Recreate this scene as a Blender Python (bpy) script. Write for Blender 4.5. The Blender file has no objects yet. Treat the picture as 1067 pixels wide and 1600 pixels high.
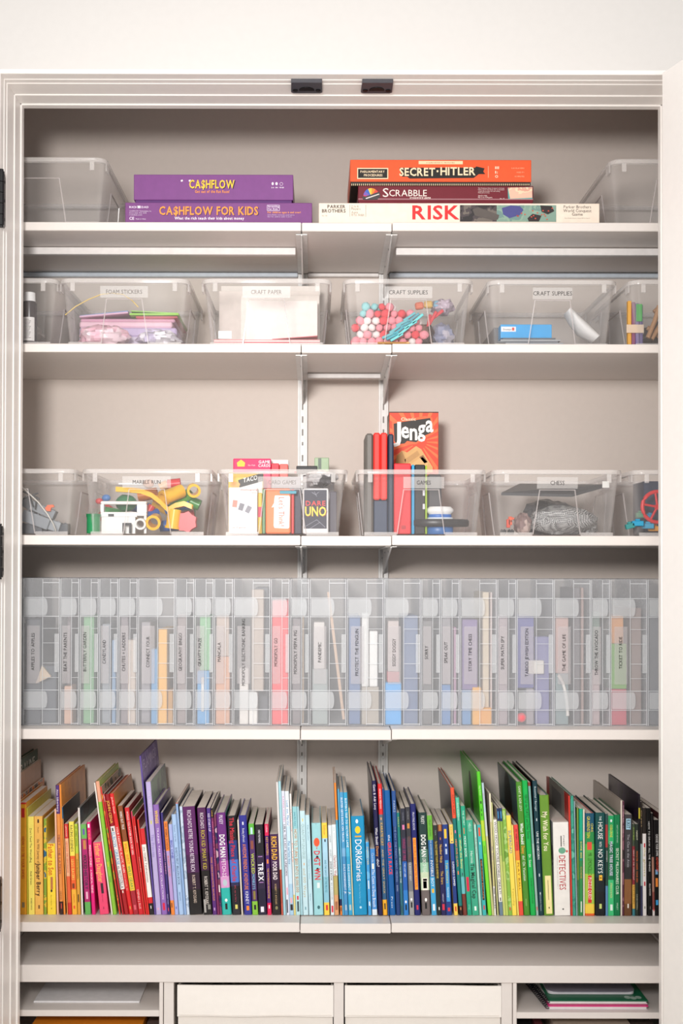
import bpy, bmesh, math, random
from mathutils import Vector, Matrix, noise

SC = bpy.context.scene
COL = SC.collection
random.seed(7)

# ---------------------------------------------------------------- camera
F, DIST, EYE = 1980.0, 2.75, 1.45
CX, CY, PITCH, ROLL = 495.0, 866.0, 0.012, 0.002
RCAM = Matrix.Rotation(math.pi / 2 + PITCH, 3, 'X') @ Matrix.Rotation(ROLL, 3, 'Z')
cam = bpy.data.objects.new('camera', bpy.data.cameras.new('camera'))
COL.objects.link(cam)
cam.matrix_world = Matrix.Translation((0, -DIST, EYE)) @ RCAM.to_4x4()
cam.data.sensor_fit = 'VERTICAL'
cam.data.sensor_height = 36
cam.data.lens = F / 1600 * 36
cam.data.shift_x = (533.5 - CX) / 1600
cam.data.shift_y = (CY - 800) / 1600
SC.camera = cam

# ---------------------------------------------------------------- world, lights, exposure
world = bpy.data.worlds.new('world')
SC.world = world
world.use_nodes = True
bg = world.node_tree.nodes['Background']
bg.inputs[0].default_value = (1.0, 0.97, 0.945, 1)
bg.inputs[1].default_value = 0.74


def area(name, loc, target, power, size, color):
    d = bpy.data.lights.new(name, 'AREA')
    d.shape = 'DISK'
    d.size = size
    d.energy = power
    d.color = color
    d.spread = math.radians(72)
    o = bpy.data.objects.new(name, d)
    COL.objects.link(o)
    o.location = loc
    o.rotation_euler = (Vector(target) - Vector(loc)).to_track_quat('-Z', 'Y').to_euler()
    return o


area('photo_lamp', (-.36, -2.85, 1.93), (0, 0, 1.66), 11.4, .42, (1, .97, .94))
SC.view_settings.view_transform = 'Standard'
SC.view_settings.look = 'None'
SC.view_settings.gamma = 1
SC.view_settings.use_curve_mapping = False
SC.view_settings.exposure = 0.17
SC.cycles.use_denoising = True
SC.cycles.transparent_max_bounces = 48
SC.cycles.max_bounces = 10
SC.cycles.diffuse_bounces = 5
SC.cycles.glossy_bounces = 4


# ---------------------------------------------------------------- helpers
def W(px, py, y):
    """point on the plane at depth y that the photograph shows at a pixel"""
    d = RCAM @ Vector(((px - CX) / F, -(py - CY) / F, -1))
    t = (y + DIST) / d.y
    return Vector((d.x * t, y, EYE + d.z * t))


def lin(h):
    out = []
    for i in (0, 2, 4):
        c = int(h[i:i + 2], 16) / 255
        out.append(c / 12.92 if c < .04045 else ((c + .055) / 1.055) ** 2.4)
    return out


MC = {}


def M(spec, rough=.5, kind='plain', spec_level=.4):
    """procedural material; spec is 'RRGGBB' or 'RRGGBB+RRGGBB+..' for mottled printed art"""
    key = (spec, rough, kind)
    if key in MC:
        return MC[key]
    m = bpy.data.materials.new(kind + '_' + spec[:6])
    m.use_nodes = True
    nt = m.node_tree
    N, L = nt.nodes, nt.links
    p = N['Principled BSDF']
    p.inputs['Roughness'].default_value = rough
    p.inputs['Specular IOR Level'].default_value = spec_level
    tc = N.new('ShaderNodeTexCoord')
    cols = [lin(c) for c in spec.split('+')]
    nz = N.new('ShaderNodeTexNoise')
    L.new(tc.outputs['Object'], nz.inputs['Vector'])
    rp = N.new('ShaderNodeValToRGB')
    L.new(nz.outputs['Fac'], rp.inputs[0])
    L.new(rp.outputs[0], p.inputs['Base Color'])
    e = rp.color_ramp.elements
    if len(cols) == 1:
        nz.inputs['Scale'].default_value = 60
        a = cols[0]
        e[0].position, e[1].position = .3, .7
        lo, hi = (.988, 1.008) if kind in ('paint', 'fabric') else (.95, 1.03)
        e[0].color = [x * lo for x in a] + [1]
        e[1].color = [min(1, x * hi) for x in a] + [1]
    else:
        nz.inputs['Scale'].default_value = 26
        nz.inputs['Detail'].default_value = 3
        rp.color_ramp.interpolation = 'CONSTANT' if kind == 'art' else 'LINEAR'
        n = len(cols)
        e[0].position = 0
        e[0].color = cols[0] + [1]
        e[1].position = .5 + .22 * (1 / (n - 1) - .5) if n > 2 else .52
        e[1].color = cols[1] + [1]
        for k in range(2, n):
            q = e.new(.42 + .2 * k / n)
            q.color = cols[k] + [1]
    if kind == 'pages':
        wv = N.new('ShaderNodeTexWave')
        wv.inputs['Scale'].default_value = 260
        wv.bands_direction = 'X'
        wv.inputs['Distortion'].default_value = 1.5
        L.new(tc.outputs['Object'], wv.inputs['Vector'])
        mx = N.new('ShaderNodeMix')
        mx.data_type = 'RGBA'
        mx.blend_type = 'MULTIPLY'
        mx.inputs[0].default_value = .10
        L.new(rp.outputs[0], mx.inputs[6])
        L.new(wv.outputs[0], mx.inputs[7])
        L.new(mx.outputs[2], p.inputs['Base Color'])
    if kind == 'metal':
        p.inputs['Metallic'].default_value = .85
    if kind in ('fabric', 'fuzz', 'paint', 'crinkle'):
        bp = N.new('ShaderNodeBump')
        n2 = N.new('ShaderNodeTexNoise')
        n2.inputs['Scale'].default_value = {'fabric': 1200, 'fuzz': 500, 'paint': 220, 'crinkle': 70}[kind]
        bp.inputs['Strength'].default_value = {'fabric': .25, 'fuzz': .8, 'paint': .02, 'crinkle': .6}[kind]
        bp.inputs['Distance'].default_value = .002
        L.new(tc.outputs['Object'], n2.inputs['Vector'])
        L.new(n2.outputs['Fac'], bp.inputs['Height'])
        L.new(bp.outputs[0], p.inputs['Normal'])
    MC[key] = m
    return m


def plastic(key, tint, fac, edge, rough, spec=.4):
    """see-through plastic: a transparent shader mixed with a glossy milky one, denser at grazing angles"""
    if key in MC:
        return MC[key]
    m = bpy.data.materials.new(key)
    m.use_nodes = True
    nt = m.node_tree
    N, L = nt.nodes, nt.links
    p = N['Principled BSDF']
    c = lin(tint)
    tc = N.new('ShaderNodeTexCoord')
    nz = N.new('ShaderNodeTexNoise')
    nz.inputs['Scale'].default_value = 18
    L.new(tc.outputs['Object'], nz.inputs['Vector'])
    p.inputs['Base Color'].default_value = c + [1]
    p.inputs['Roughness'].default_value = rough
    p.inputs['Specular IOR Level'].default_value = spec
    tr = N.new('ShaderNodeBsdfTransparent')
    tr.inputs[0].default_value = (.97, .975, .98, 1)
    lw = N.new('ShaderNodeLayerWeight')
    lw.inputs[0].default_value = .35
    mr = N.new('ShaderNodeMapRange')
    mr.inputs[3].default_value = fac
    mr.inputs[4].default_value = edge
    L.new(lw.outputs['Facing'], mr.inputs[0])
    ml = N.new('ShaderNodeMapRange')
    ml.inputs[3].default_value = .85
    ml.inputs[4].default_value = 1.15
    L.new(nz.outputs['Fac'], ml.inputs[0])
    mu = N.new('ShaderNodeMath')
    mu.operation = 'MULTIPLY'
    L.new(mr.outputs[0], mu.inputs[0])
    L.new(ml.outputs[0], mu.inputs[1])
    mx = N.new('ShaderNodeMixShader')
    L.new(mu.outputs[0], mx.inputs[0])
    L.new(tr.outputs[0], mx.inputs[1])
    L.new(p.outputs[0], mx.inputs[2])
    L.new(mx.outputs[0], N['Material Output'].inputs[0])
    MC[key] = m
    return m


class MB:
    def __init__(s):
        s.v, s.f, s.mi = [], [], []

    def add(s, vs, fs, mi=0):
        b = len(s.v)
        s.v += [tuple(v) for v in vs]
        s.f += [[i + b for i in f] for f in fs]
        s.mi += mi if isinstance(mi, list) else [mi] * len(fs)
        return s

    def box(s, x0, x1, y0, y1, z0, z1, c=0, mi=0):
        if c <= 0:
            vs = [(x, y, z) for z in (z0, z1) for y in (y0, y1) for x in (x0, x1)]
            return s.add(vs, [(0, 2, 3, 1), (4, 5, 7, 6), (0, 1, 5, 4), (2, 6, 7, 3), (0, 4, 6, 2), (1, 3, 7, 5)], mi)
        c = min(c, (x1 - x0) * .45, (y1 - y0) * .45, (z1 - z0) * .45)
        X, Y, Z = (x0, x1), (y0, y1), (z0, z1)
        vs, ix = [], {}
        for i in (0, 1):
            for j in (0, 1):
                for k in (0, 1):
                    dx, dy, dz = c * (1 - 2 * i), c * (1 - 2 * j), c * (1 - 2 * k)
                    for a, p in enumerate(((X[i], Y[j] + dy, Z[k] + dz), (X[i] + dx, Y[j], Z[k] + dz), (X[i] + dx, Y[j] + dy, Z[k]))):
                        ix[i, j, k, a] = len(vs)
                        vs.append(p)
        fs = []
        q = ((0, 0), (1, 0), (1, 1), (0, 1))
        for i in (0, 1):
            fs.append([ix[i, a, b, 0] for a, b in q])
            fs.append([ix[a, i, b, 1] for a, b in q])
            fs.append([ix[a, b, i, 2] for a, b in q])
        for i in (0, 1):
            for j in (0, 1):
                fs.append([ix[i, j, 0, 0], ix[i, j, 1, 0], ix[i, j, 1, 1], ix[i, j, 0, 1]])
                fs.append([ix[i, 0, j, 0], ix[i, 1, j, 0], ix[i, 1, j, 2], ix[i, 0, j, 2]])
                fs.append([ix[0, i, j, 1], ix[1, i, j, 1], ix[1, i, j, 2], ix[0, i, j, 2]])
                for k in (0, 1):
                    fs.append([ix[i, j, k, 0], ix[i, j, k, 1], ix[i, j, k, 2]])
        return s.add(vs, fs, mi)

    def prism(s, poly, axis, a0, a1, mi=0):
        """extrude a 2D polygon along an axis (0,1,2)"""
        def P(p, t):
            q = list(p)
            q.insert(axis, t)
            return q
        n = len(poly)
        vs = [P(p, a0) for p in poly] + [P(p, a1) for p in poly]
        fs = [list(range(n)), list(range(n, 2 * n))] + [(i, (i + 1) % n, n + (i + 1) % n, n + i) for i in range(n)]
        return s.add(vs, fs, mi)

    def tube(s, pts, r, n=8, mi=0, closed=False, inner=0):
        pts = [Vector(p) for p in pts]
        m = len(pts)
        rings = []
        for i in range(m):
            if closed:
                t = pts[(i + 1) % m] - pts[i - 1]
            else:
                t = pts[min(i + 1, m - 1)] - pts[max(i - 1, 0)]
            t.normalize()
            up = Vector((0, 0, 1)) if abs(t.z) < .9 else Vector((0, 1, 0))
            a = t.cross(up).normalized()
            b = a.cross(t)
            rings.append([pts[i] + (a * math.cos(2 * math.pi * (k + .5) / n) + b * math.sin(2 * math.pi * (k + .5) / n)) * r for k in range(n)])
        if inner:
            r2 = [[p + (q - p) * (inner / r) for q in rg] for p, rg in zip(pts, rings)]
            rings = rings + r2[::-1]
            return s.loft(rings, closed=True, caps=False, mi=mi)
        return s.loft(rings, closed=closed, caps=not closed, mi=mi)

    def loft(s, rings, closed=False, caps=True, mi=0):
        n = len(rings[0])
        vs = [p for r in rings for p in r]
        fs = []
        m = len(rings)
        for i in range(m if closed else m - 1):
            j = (i + 1) % m
            for k in range(n):
                l = (k + 1) % n
                fs.append((i * n + k, i * n + l, j * n + l, j * n + k))
        if caps:
            fs.append(list(range(n))[::-1])
            fs.append([(m - 1) * n + k for k in range(n)])
        return s.add(vs, fs, mi)

    def ball(s, c, rx, ry=None, rz=None, n=12, m=8, rough=0, mi=0, pw=1):
        ry, rz = ry or rx, rz or rx
        off = Vector((random.random() * 50, random.random() * 50, 3))
        rings = []
        for i in range(1, m):
            t = math.pi * i / m
            rg = []
            for k in range(n):
                a = 2 * math.pi * k / n
                d = Vector((math.sin(t) * math.cos(a), math.sin(t) * math.sin(a), -math.cos(t)))
                if pw != 1:
                    d = Vector([math.copysign(abs(q) ** pw, q) for q in d])
                g = 1 + rough * noise.noise(d * 2.2 + off) + rough * .6 * noise.noise(d * 5 + off)
                rg.append((c[0] + d.x * rx * g, c[1] + d.y * ry * g, c[2] + d.z * rz * g))
            rings.append(rg)
        return s.loft(rings, mi=mi)

    def build(s, name, mats, parent=None, label=None, smooth=None, origin=None, recalc=True, at=None):
        """ONE mesh object; origin: world point that becomes local zero"""
        me = bpy.data.meshes.new(name)
        o3 = Vector(origin) if origin is not None else Vector()
        me.from_pydata([(v[0] - o3.x, v[1] - o3.y, v[2] - o3.z) for v in s.v], [], s.f)
        for m in (mats if isinstance(mats, (list, tuple)) else [mats]):
            me.materials.append(m)
        if any(s.mi):
            me.polygons.foreach_set('material_index', s.mi)
        if recalc:
            b = bmesh.new()
            b.from_mesh(me)
            bmesh.ops.recalc_face_normals(b, faces=b.faces)
            b.to_mesh(me)
            b.free()
        if smooth is not None:
            me.shade_smooth()
            me.set_sharp_from_angle(angle=math.radians(smooth))
        o = bpy.data.objects.new(name, me)
        COL.objects.link(o)
        if parent:
            o.parent = parent
        elif origin is not None:
            o.location = origin
        if at is not None:
            o.location = at
        if label:
            o['label'] = label
        return o


def tag(o, label, cat, group=None):
    o['label'] = label
    o['category'] = cat
    if group:
        o['group'] = group
    return o


def thing(name, label, cat, loc, group=None):
    o = bpy.data.objects.new(name, None)
    o.empty_display_size = .02
    COL.objects.link(o)
    o.location = loc
    return tag(o, label, cat, group)


def struct(name, mb, mat, smooth=None):
    o = mb.build(name, mat, smooth=smooth)
    o['kind'] = 'structure'
    return o


# ---- lettering: every character is made once, words are put together from them
GL = {}


def glyph(ch, bold):
    if (ch, bold) in GL:
        return GL[ch, bold]
    cu = bpy.data.curves.new('g', 'FONT')
    cu.body = ch
    cu.resolution_u = 2
    cu.offset = .022 if bold else 0
    ob = bpy.data.objects.new('g', cu)
    COL.objects.link(ob)
    dg = bpy.context.evaluated_depsgraph_get()
    me = bpy.data.meshes.new_from_object(ob.evaluated_get(dg))
    vs = [(v.co.x, v.co.y) for v in me.vertices]
    fs = [list(p.vertices) for p in me.polygons]
    bpy.data.objects.remove(ob)
    bpy.data.meshes.remove(me)
    bpy.data.curves.remove(cu)
    x0 = min([v[0] for v in vs], default=0)
    x1 = max([v[0] for v in vs], default=.3)
    GL[ch, bold] = ([(a - x0, b) for a, b in vs], fs, x1 - x0)
    return GL[ch, bold]


CAP = {}


def lay(s, bold=False, gap=.09):
    """lay a line of text out with cap height 1: (verts, faces, width)"""
    if bold not in CAP:
        CAP[bold] = max(b for a, b in glyph('H', bold)[0])
    k = 1 / CAP[bold]
    V, Fc, x = [], [], 0
    for ch in s:
        if ch == ' ':
            x += .34
            continue
        vs, fs, w = glyph(ch, bold)
        b = len(V)
        V += [((x + a) * k, c * k) for a, c in vs]
        Fc += [[i + b for i in f] for f in fs]
        x += w + gap
    return V, Fc, max(.01, x - gap) * k


def write(mb, s, fn, h, length=None, anchor=.5, bold=False, mi=0):
    """fn(u, v) maps text space (u along the line, v up from its base line) to 3D"""
    V, Fc, w = lay(s, bold)
    sx = h if length is None else length / w
    mb.add([fn((a - w * anchor) * sx, b * h) for a, b in V], Fc, mi)


def front(x, y, z):
    return lambda u, v: (x + u, y, z + v)

# ---------------------------------------------------------------- structure
WALLM = M('DAD7D4', .85, 'paint', .2)
CLOSETM = M('D6CBC3', .85, 'paint', .2)
TRIM = M('F6F2EE', .35, 'paint', .4)
SHELFM = M('E1DAD5', .42, 'paint', .4)
METALW = M('E4E2E0', .4)
STEEL = M('A9A8A6', .35, 'metal')
BLACK = M('101012', .38)
DARK = M('2A2624', .6)
BACK = .40
XL, XR = -.98, 1.06            # the closet runs on behind both jambs
JL, JR = -.637, .737           # clear opening
HEAD = W(533, 171, -.031).z    # under side of the door stop
struct('wall_back', MB().box(XL - .1, XR + .1, BACK, BACK + .1, 0, 2.8), CLOSETM)
struct('wall_left', MB().box(XL - .1, XL, 0, BACK, 0, 2.8), CLOSETM)
struct('wall_right', MB().box(XR, XR + .1, 0, BACK, 0, 2.8), CLOSETM)
struct('ceiling', MB().box(XL - .1, XR + .1, -.12, BACK + .1, 2.72, 2.8), CLOSETM)
struct('floor', MB().box(-2.4, 2.5, -3.6, BACK + .1, -.05, 0), M('EFE9E2', .9, 'fabric'))
fw = MB()
fw.box(-2.4, JL - .012, -.2, -.031, 0, 2.8)
fw.box(JR + .012, 2.5, -.2, -.031, 0, 2.8)
fw.box(JL - .012, JR + .012, -.2, -.031, HEAD + .017, 2.8)
fw.box(XL - .1, JL - .012, -.031, 0, 0, 2.8)
fw.box(JR + .012, XR + .1, -.031, 0, 0, 2.8)
fw.box(JL - .012, JR + .012, -.031, 0, HEAD + .02, 2.8)
struct('wall_front', fw, WALLM)


def jamb(name, steps):
    b = MB()
    for (y0, y1, t) in steps:
        if name == 'trim_head':
            b.box(JL - .012, JR + .012, y0, y1, HEAD + .017 - t, HEAD + .018, .0012)
        elif name == 'trim_left':
            b.box(JL - .013, JL - .012 + t, y0, y1, 0, HEAD + .017, .0012)
        else:
            b.box(JR + .012 - t, JR + .013, y0, y1, 0, HEAD + .017, .0012)
    return struct(name, b, TRIM)


STEPS = [(-.204, -.176, .0085), (-.176, -.158, .0098), (-.158, -.1, .0112), (-.1, -.052, .0135), (-.052, -.031, .0165)]
for nm in ('trim_head', 'trim_left', 'trim_right'):
    jamb(nm, STEPS)

# door leaves: right one stands open towards the room, left one is folded flat on the wall
c0 = W(1034, 800, -.215)
ang = math.radians(17)


def leaf(name, x, y, a, sgn):
    b = MB().box(0, .69, -.022, .022, .012, HEAD + .012 - .004, .002)
    o = struct(name, b, TRIM)
    o.location = (x, y, 0)
    o.rotation_euler = (0, 0, a)
    return o


d = leaf('door_1', c0.x + .022 * math.cos(ang) + .001, c0.y + .022 * math.sin(ang), -math.pi / 2 + ang, 1)
d2 = leaf('door_2', JL - .022, -.245, math.pi, 1)
hz = [(272, 356), (822, 902), (1370, 1452)]
for nm, (a, b) in zip(('upper', 'middle', 'lowest'), hz):
    z1, z0 = W(6, a, -.19).z, W(6, b, -.19).z
    t = thing('door_hinge', '%s black door hinge on the left door jamb' % nm, 'hinge', (JL - .006, -.2, z0), 'black hinges of the left door')
    x = JL - .0045
    k = MB()
    n = 5
    for i in range(n):
        k.tube([(x + .005, -.2085, z0 + (z1 - z0) * (i + .03) / n), (x + .005, -.2085, z0 + (z1 - z0) * (i + .97) / n)], .0062, 10)
    for zz in (z0 - .004, z1):
        k.tube([(x + .005, -.2085, zz), (x + .005, -.2085, zz + .004)], .0045, 10)
    k.build('knuckle', BLACK, t, smooth=40, origin=t.location)
    lf = MB()
    pts = [(-.2065, z0), (-.186, z0), (-.180, z0 + .006), (-.180, z1 - .006), (-.186, z1), (-.2065, z1)]
    lf.prism(pts, 0, x + .0035, x + .0068)
    lf.build('leaf', M('6F6B69', .4), t, origin=t.location)
    for q in (.15, .5, .85):
        zz = z0 + (z1 - z0) * q
        MB().tube([(x + .0066, -.19, zz), (x + .0082, -.19, zz)], .0032, 8).build('screw', BLACK, t, origin=t.location)

# ball catch strikes under the head jamb
for nm, px in (('left', 479), ('right', 589.5)):
    p = W(px, 132, -.165)
    z = HEAD + .0055
    t = thing('catch_plate', '%s black catch plate under the white head jamb' % nm, 'door catch', (p.x, -.15, z), 'black catch plates')
    w = .0315
    b = MB()
    b.prism([(p.x - w, -.175), (p.x + w, -.175), (p.x + w + .001, -.124), (p.x + w - .004, -.119), (p.x - w + .004, -.119), (p.x - w - .001, -.124)], 2, z - .004, z + .0005)
    b.box(p.x - w, p.x + w, -.18, -.174, z - .005, z + .004, .001)
    b.build('plate', M('4E4E55', .3), t, origin=t.location)
    b = MB()
    b.prism([(p.x + .0145 * math.cos(a) * 1.1, -.136 - .019 * max(0, math.sin(a))) for a in [math.pi * i / 12 for i in range(13)]], 2, z - .0055, z - .0035)
    b.build('socket', M('050506', .5), t, origin=t.location)
    for s in (-1, 1):
        MB().tube([(p.x + s * .0235, -.137, z - .006), (p.x + s * .0235, -.137, z - .0035)], .0052, 10).build('screw', M('09090A', .3), t, origin=t.location)

# ---------------------------------------------------------------- shelves
SY = [(347.5, 361), (537.5, 551), (837, 852), (1140, 1156), (1442, 1457)]
SZ = [W(533, a, 0).z for a, b in SY]
SB = [W(533, b, 0).z for a, b in SY]
SEAM = [W(470, 800, 0).x, W(612, 800, 0).x]
LEV = ['top', 'second', 'third', 'fourth', 'book']
WHAT = ['under the board games', 'under the craft bins', 'under the toy and game bins', 'under the row of translucent cases', 'under the rainbow of books']
for i in range(5):
    for k, (x0, x1, nm) in enumerate(((XL, SEAM[0], 'left'), (SEAM[0], SEAM[1], 'short middle'), (SEAM[1], XR, 'right'))):
        dz = (.0, -.0006, .0008)[k] if i < 4 else (0, -.002, -.0005)[k]
        g0 = .0008 if k else 0
        g1 = .0008 if k < 2 else 0
        b = MB().box(x0 + g0, x1 - g1, 0, BACK - .001, SB[i] + dz, SZ[i] + dz, .0014)
        o = b.build('shelf_board', SHELFM, origin=((x0 + x1) / 2, 0, SB[i]))
        tag(o, '%s white board of the %s shelf, %s' % (nm, LEV[i], WHAT[i]), 'shelf', 'white shelf boards')

# uprights on the back wall
UX = [W(472.5, 800, BACK).x, W(598.5, 800, BACK).x]
zt, zb = SB[0] - .004, SZ[4] - .3
for x, nm in zip(UX, ('left', 'right')):
    t = thing('slotted_upright', '%s white slotted steel upright on the back wall' % nm, 'shelf upright', (x, BACK, zb), 'slotted uprights')
    b = MB()
    b.box(x - .0115, x - .0095, BACK - .013, BACK - .0005, zb, zt)
    b.box(x + .0095, x + .0115, BACK - .013, BACK - .0005, zb, zt)
    b.box(x - .0095, x + .0095, BACK - .011, BACK - .0005, zb, zt)
    b.box(x - .012, x - .0065, BACK - .0145, BACK - .012, zb, zt, .0006)
    b.box(x + .0065, x + .012, BACK - .0145, BACK - .012, zb, zt, .0006)
    b.build('channel', METALW, t, origin=t.location)
    s = MB()
    z = zb + .02
    while z < zt - .02:
        s.box(x - .0018, x + .0018, BACK - .0117, BACK - .0108, z, z + .016)
        z += .032
    o = s.build('slots', M('8C8884', .7), t, origin=t.location)
    o['kind'] = 'stuff'
    for py in (700, 872, 1182):
        zz = W(472, py, BACK).z
        c = MB().tube([(x, BACK - .0135, zz), (x, BACK - .0105, zz)], .0042, 10)
        c.box(x - .0035, x + .0035, BACK - .0142, BACK - .0133, zz - .0006, zz + .0006)
        c.build('screw', STEEL, t, smooth=40, origin=t.location)

for i in range(5):
    for x, xs, nm in zip(UX, SEAM, ('left', 'right')):
        z = SB[i] - .0008
        t = thing('shelf_bracket', '%s white tapered bracket under the %s shelf' % (nm, LEV[i]), 'shelf bracket', (x, BACK - .015, z), 'white shelf brackets')
        xf = xs * .9 + x * .1
        b = MB()
        # tapered web, deep at the wall and thin at the front edge
        yb, yf = BACK - .0155, .022
        pr = [(yb, z), (yf, z), (yf, z - .004), (yf + .1, z - .020), (yb, z - .062)]
        vs = [(x + (xf - x) * (yb - y) / (yb - yf) + s, y, zz) for s in (-.0015, .0015) for y, zz in pr]
        n = len(pr)
        b.add(vs, [list(range(n)), list(range(n, 2 * n))] + [(k, (k + 1) % n, n + (k + 1) % n, n + k) for k in range(n)])
        b.build('web', METALW, t, origin=t.location)
        for s in (-1, 1):
            b = MB()
            vs = [(px + s * dx, y, zz) for zz in (z - .0022, z - .0002) for px, y in ((x, yb), (xf, yf)) for dx in (.0018, .0125)]
            b.add(vs, [(0, 1, 3, 2), (4, 6, 7, 5), (0, 4, 5, 1), (2, 3, 7, 6), (0, 2, 6, 4), (1, 5, 7, 3)])
            b.build('flange', METALW, t, origin=t.location)
        for q in (.3, .75):
            px, y = x + (xf - x) * q, yb + (yf - yb) * q
            MB().tube([(px - .0016, y, z - .011), (px - .0022, y, z - .011)], .0022, 8).build('bolt', DARK, t, origin=t.location)

# rails under the top shelf and the cleat under the second one
RY = .136
zc = W(300, 397.5, RY).z
for x0, x1, nm in ((XL, UX[0] - .014, 'left'), (UX[1] + .014, XR, 'right')):
    b = MB().box(x0 + .001, x1, RY, RY + .016, zc, SB[0] - .0016, .0012)
    tag(b.build('shelf_rail', M('E6E2E0', .5), origin=((x0 + x1) / 2, RY, zc)), 'white %s stiffening rail beneath the top shelf' % nm, 'rail', 'rails under the top shelf')
z0 = W(300, 432, BACK - .02).z
for x0, x1, nm in ((XL, UX[0] - .0125, 'left'), (UX[1] + .0125, XR, 'right')):
    b = MB().box(x0 + .001, x1, BACK - .02, BACK - .001, z0, SB[0] - .0016, .002)
    tag(b.build('hang_track', M('D9E2EC', .35), origin=((x0 + x1) / 2, BACK, z0)), 'pale bluish %s steel hang track on the back wall below the top shelf' % nm, 'rail', 'hang tracks on the back wall')
for i, (y, c) in enumerate(((BACK - .019, 432), (.277, 590.5))):
    b = MB().box(UX[0] + .0125, UX[1] - .0125, y, y + .016, W(533, c, y).z, SB[i] - .0025, .0015)
    tag(b.build('wall_cleat', M('E6E2E0', .5), origin=(0, y, SB[i] - .02)), 'short white cleat between the uprights under the %s shelf' % LEV[i], 'rail', 'short cleats')

# ---------------------------------------------------------------- counter and cube units
zc1, zc0 = W(533, 1509, 0).z, W(533, 1536, 0).z
t = thing('counter', 'long white worktop under the book shelf', 'counter', ((XL + XR) / 2, 0, zc0))
xl, xr = W(27, 1470, .18).x, W(1028, 1480, .18).x
MB().box(xl, xr, .001, BACK - .001, zc0, zc1, .0015).build('top_board', SHELFM, t, origin=t.location)
MB().box(XL + .001, xl - .0015, .001, BACK - .001, zc0, zc1 + .004, .0015).build('end_board', SHELFM, t, origin=t.location)
MB().box(xr + .0015, XR - .001, .001, BACK - .001, zc0, zc1 + .004, .0015).build('end_board', SHELFM, t, origin=t.location)
zu = zc0 - .0006


def X0(px, y=.004):
    return W(px, 1570, y).x


def unit(label, x0, x1, sh, th=.008):
    t = thing('cube_shelf_unit', label, 'shelf unit', ((x0 + x1) / 2, .004, 0), 'white units under the worktop')
    MB().box(x0, x0 + th, .004, BACK - .002, .0, zu, .0008).build('side_panel', SHELFM, t, origin=t.location)
    MB().box(x1 - th, x1, .004, BACK - .002, .0, zu, .0008).build('side_panel', SHELFM, t, origin=t.location)
    MB().box(x0 + th, x1 - th, BACK - .008, BACK - .002, 0.02, zu).build('back_panel', SHELFM, t, origin=t.location)
    MB().box(x0 + th, x1 - th, .004, BACK - .008, .02, .036).build('bottom_panel', SHELFM, t, origin=t.location)
    for a in sh:
        MB().box(x0 + th, x1 - th, .004, BACK - .008, a - .0135, a, .001).build('shelf', SHELFM, t, origin=t.location)
    return t


zsh_l, zsh_r = W(140, 1578.5, .004).z, W(900, 1582, .004).z
unit('white cubby unit at the left end, holding paper and an orange folder', X0(27) - .2, X0(254.5), [zsh_l, zsh_l - .09, zsh_l - .18, zsh_l - .27])
unit('white cubby unit at the right end, holding spiral notebooks', X0(801.5), X0(1028) + .13, [zsh_r, zsh_r - .09, zsh_r - .18, zsh_r - .27])
b0, b1 = X0(255.5), X0(800.5)
t = thing('cube_shelf_unit', 'white two-cube unit in the middle, holding the cloth bins', 'shelf unit', ((b0 + b1) / 2, .012, 0), 'white units under the worktop')
zbase = zu - .36
for x0, x1 in ((b0, X0(271)), (X0(521.5), X0(537)), (X0(784), b1)):
    MB().box(x0, x1, .008, BACK - .002, 0, zu, .0008).build('upright_panel', SHELFM, t, origin=t.location)
for x0, x1 in ((X0(271), X0(521.5)), (X0(537), X0(784))):
    MB().box(x0, x1, .008, BACK - .002, zbase - .016, zbase, .0008).build('bottom_panel', SHELFM, t, origin=t.location)
    MB().box(x0, x1, BACK - .008, BACK - .002, zbase, zu).build('back_panel', SHELFM, t, origin=t.location)
CLOTH = M('E9E3DC', .9, 'fabric', .1)
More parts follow.
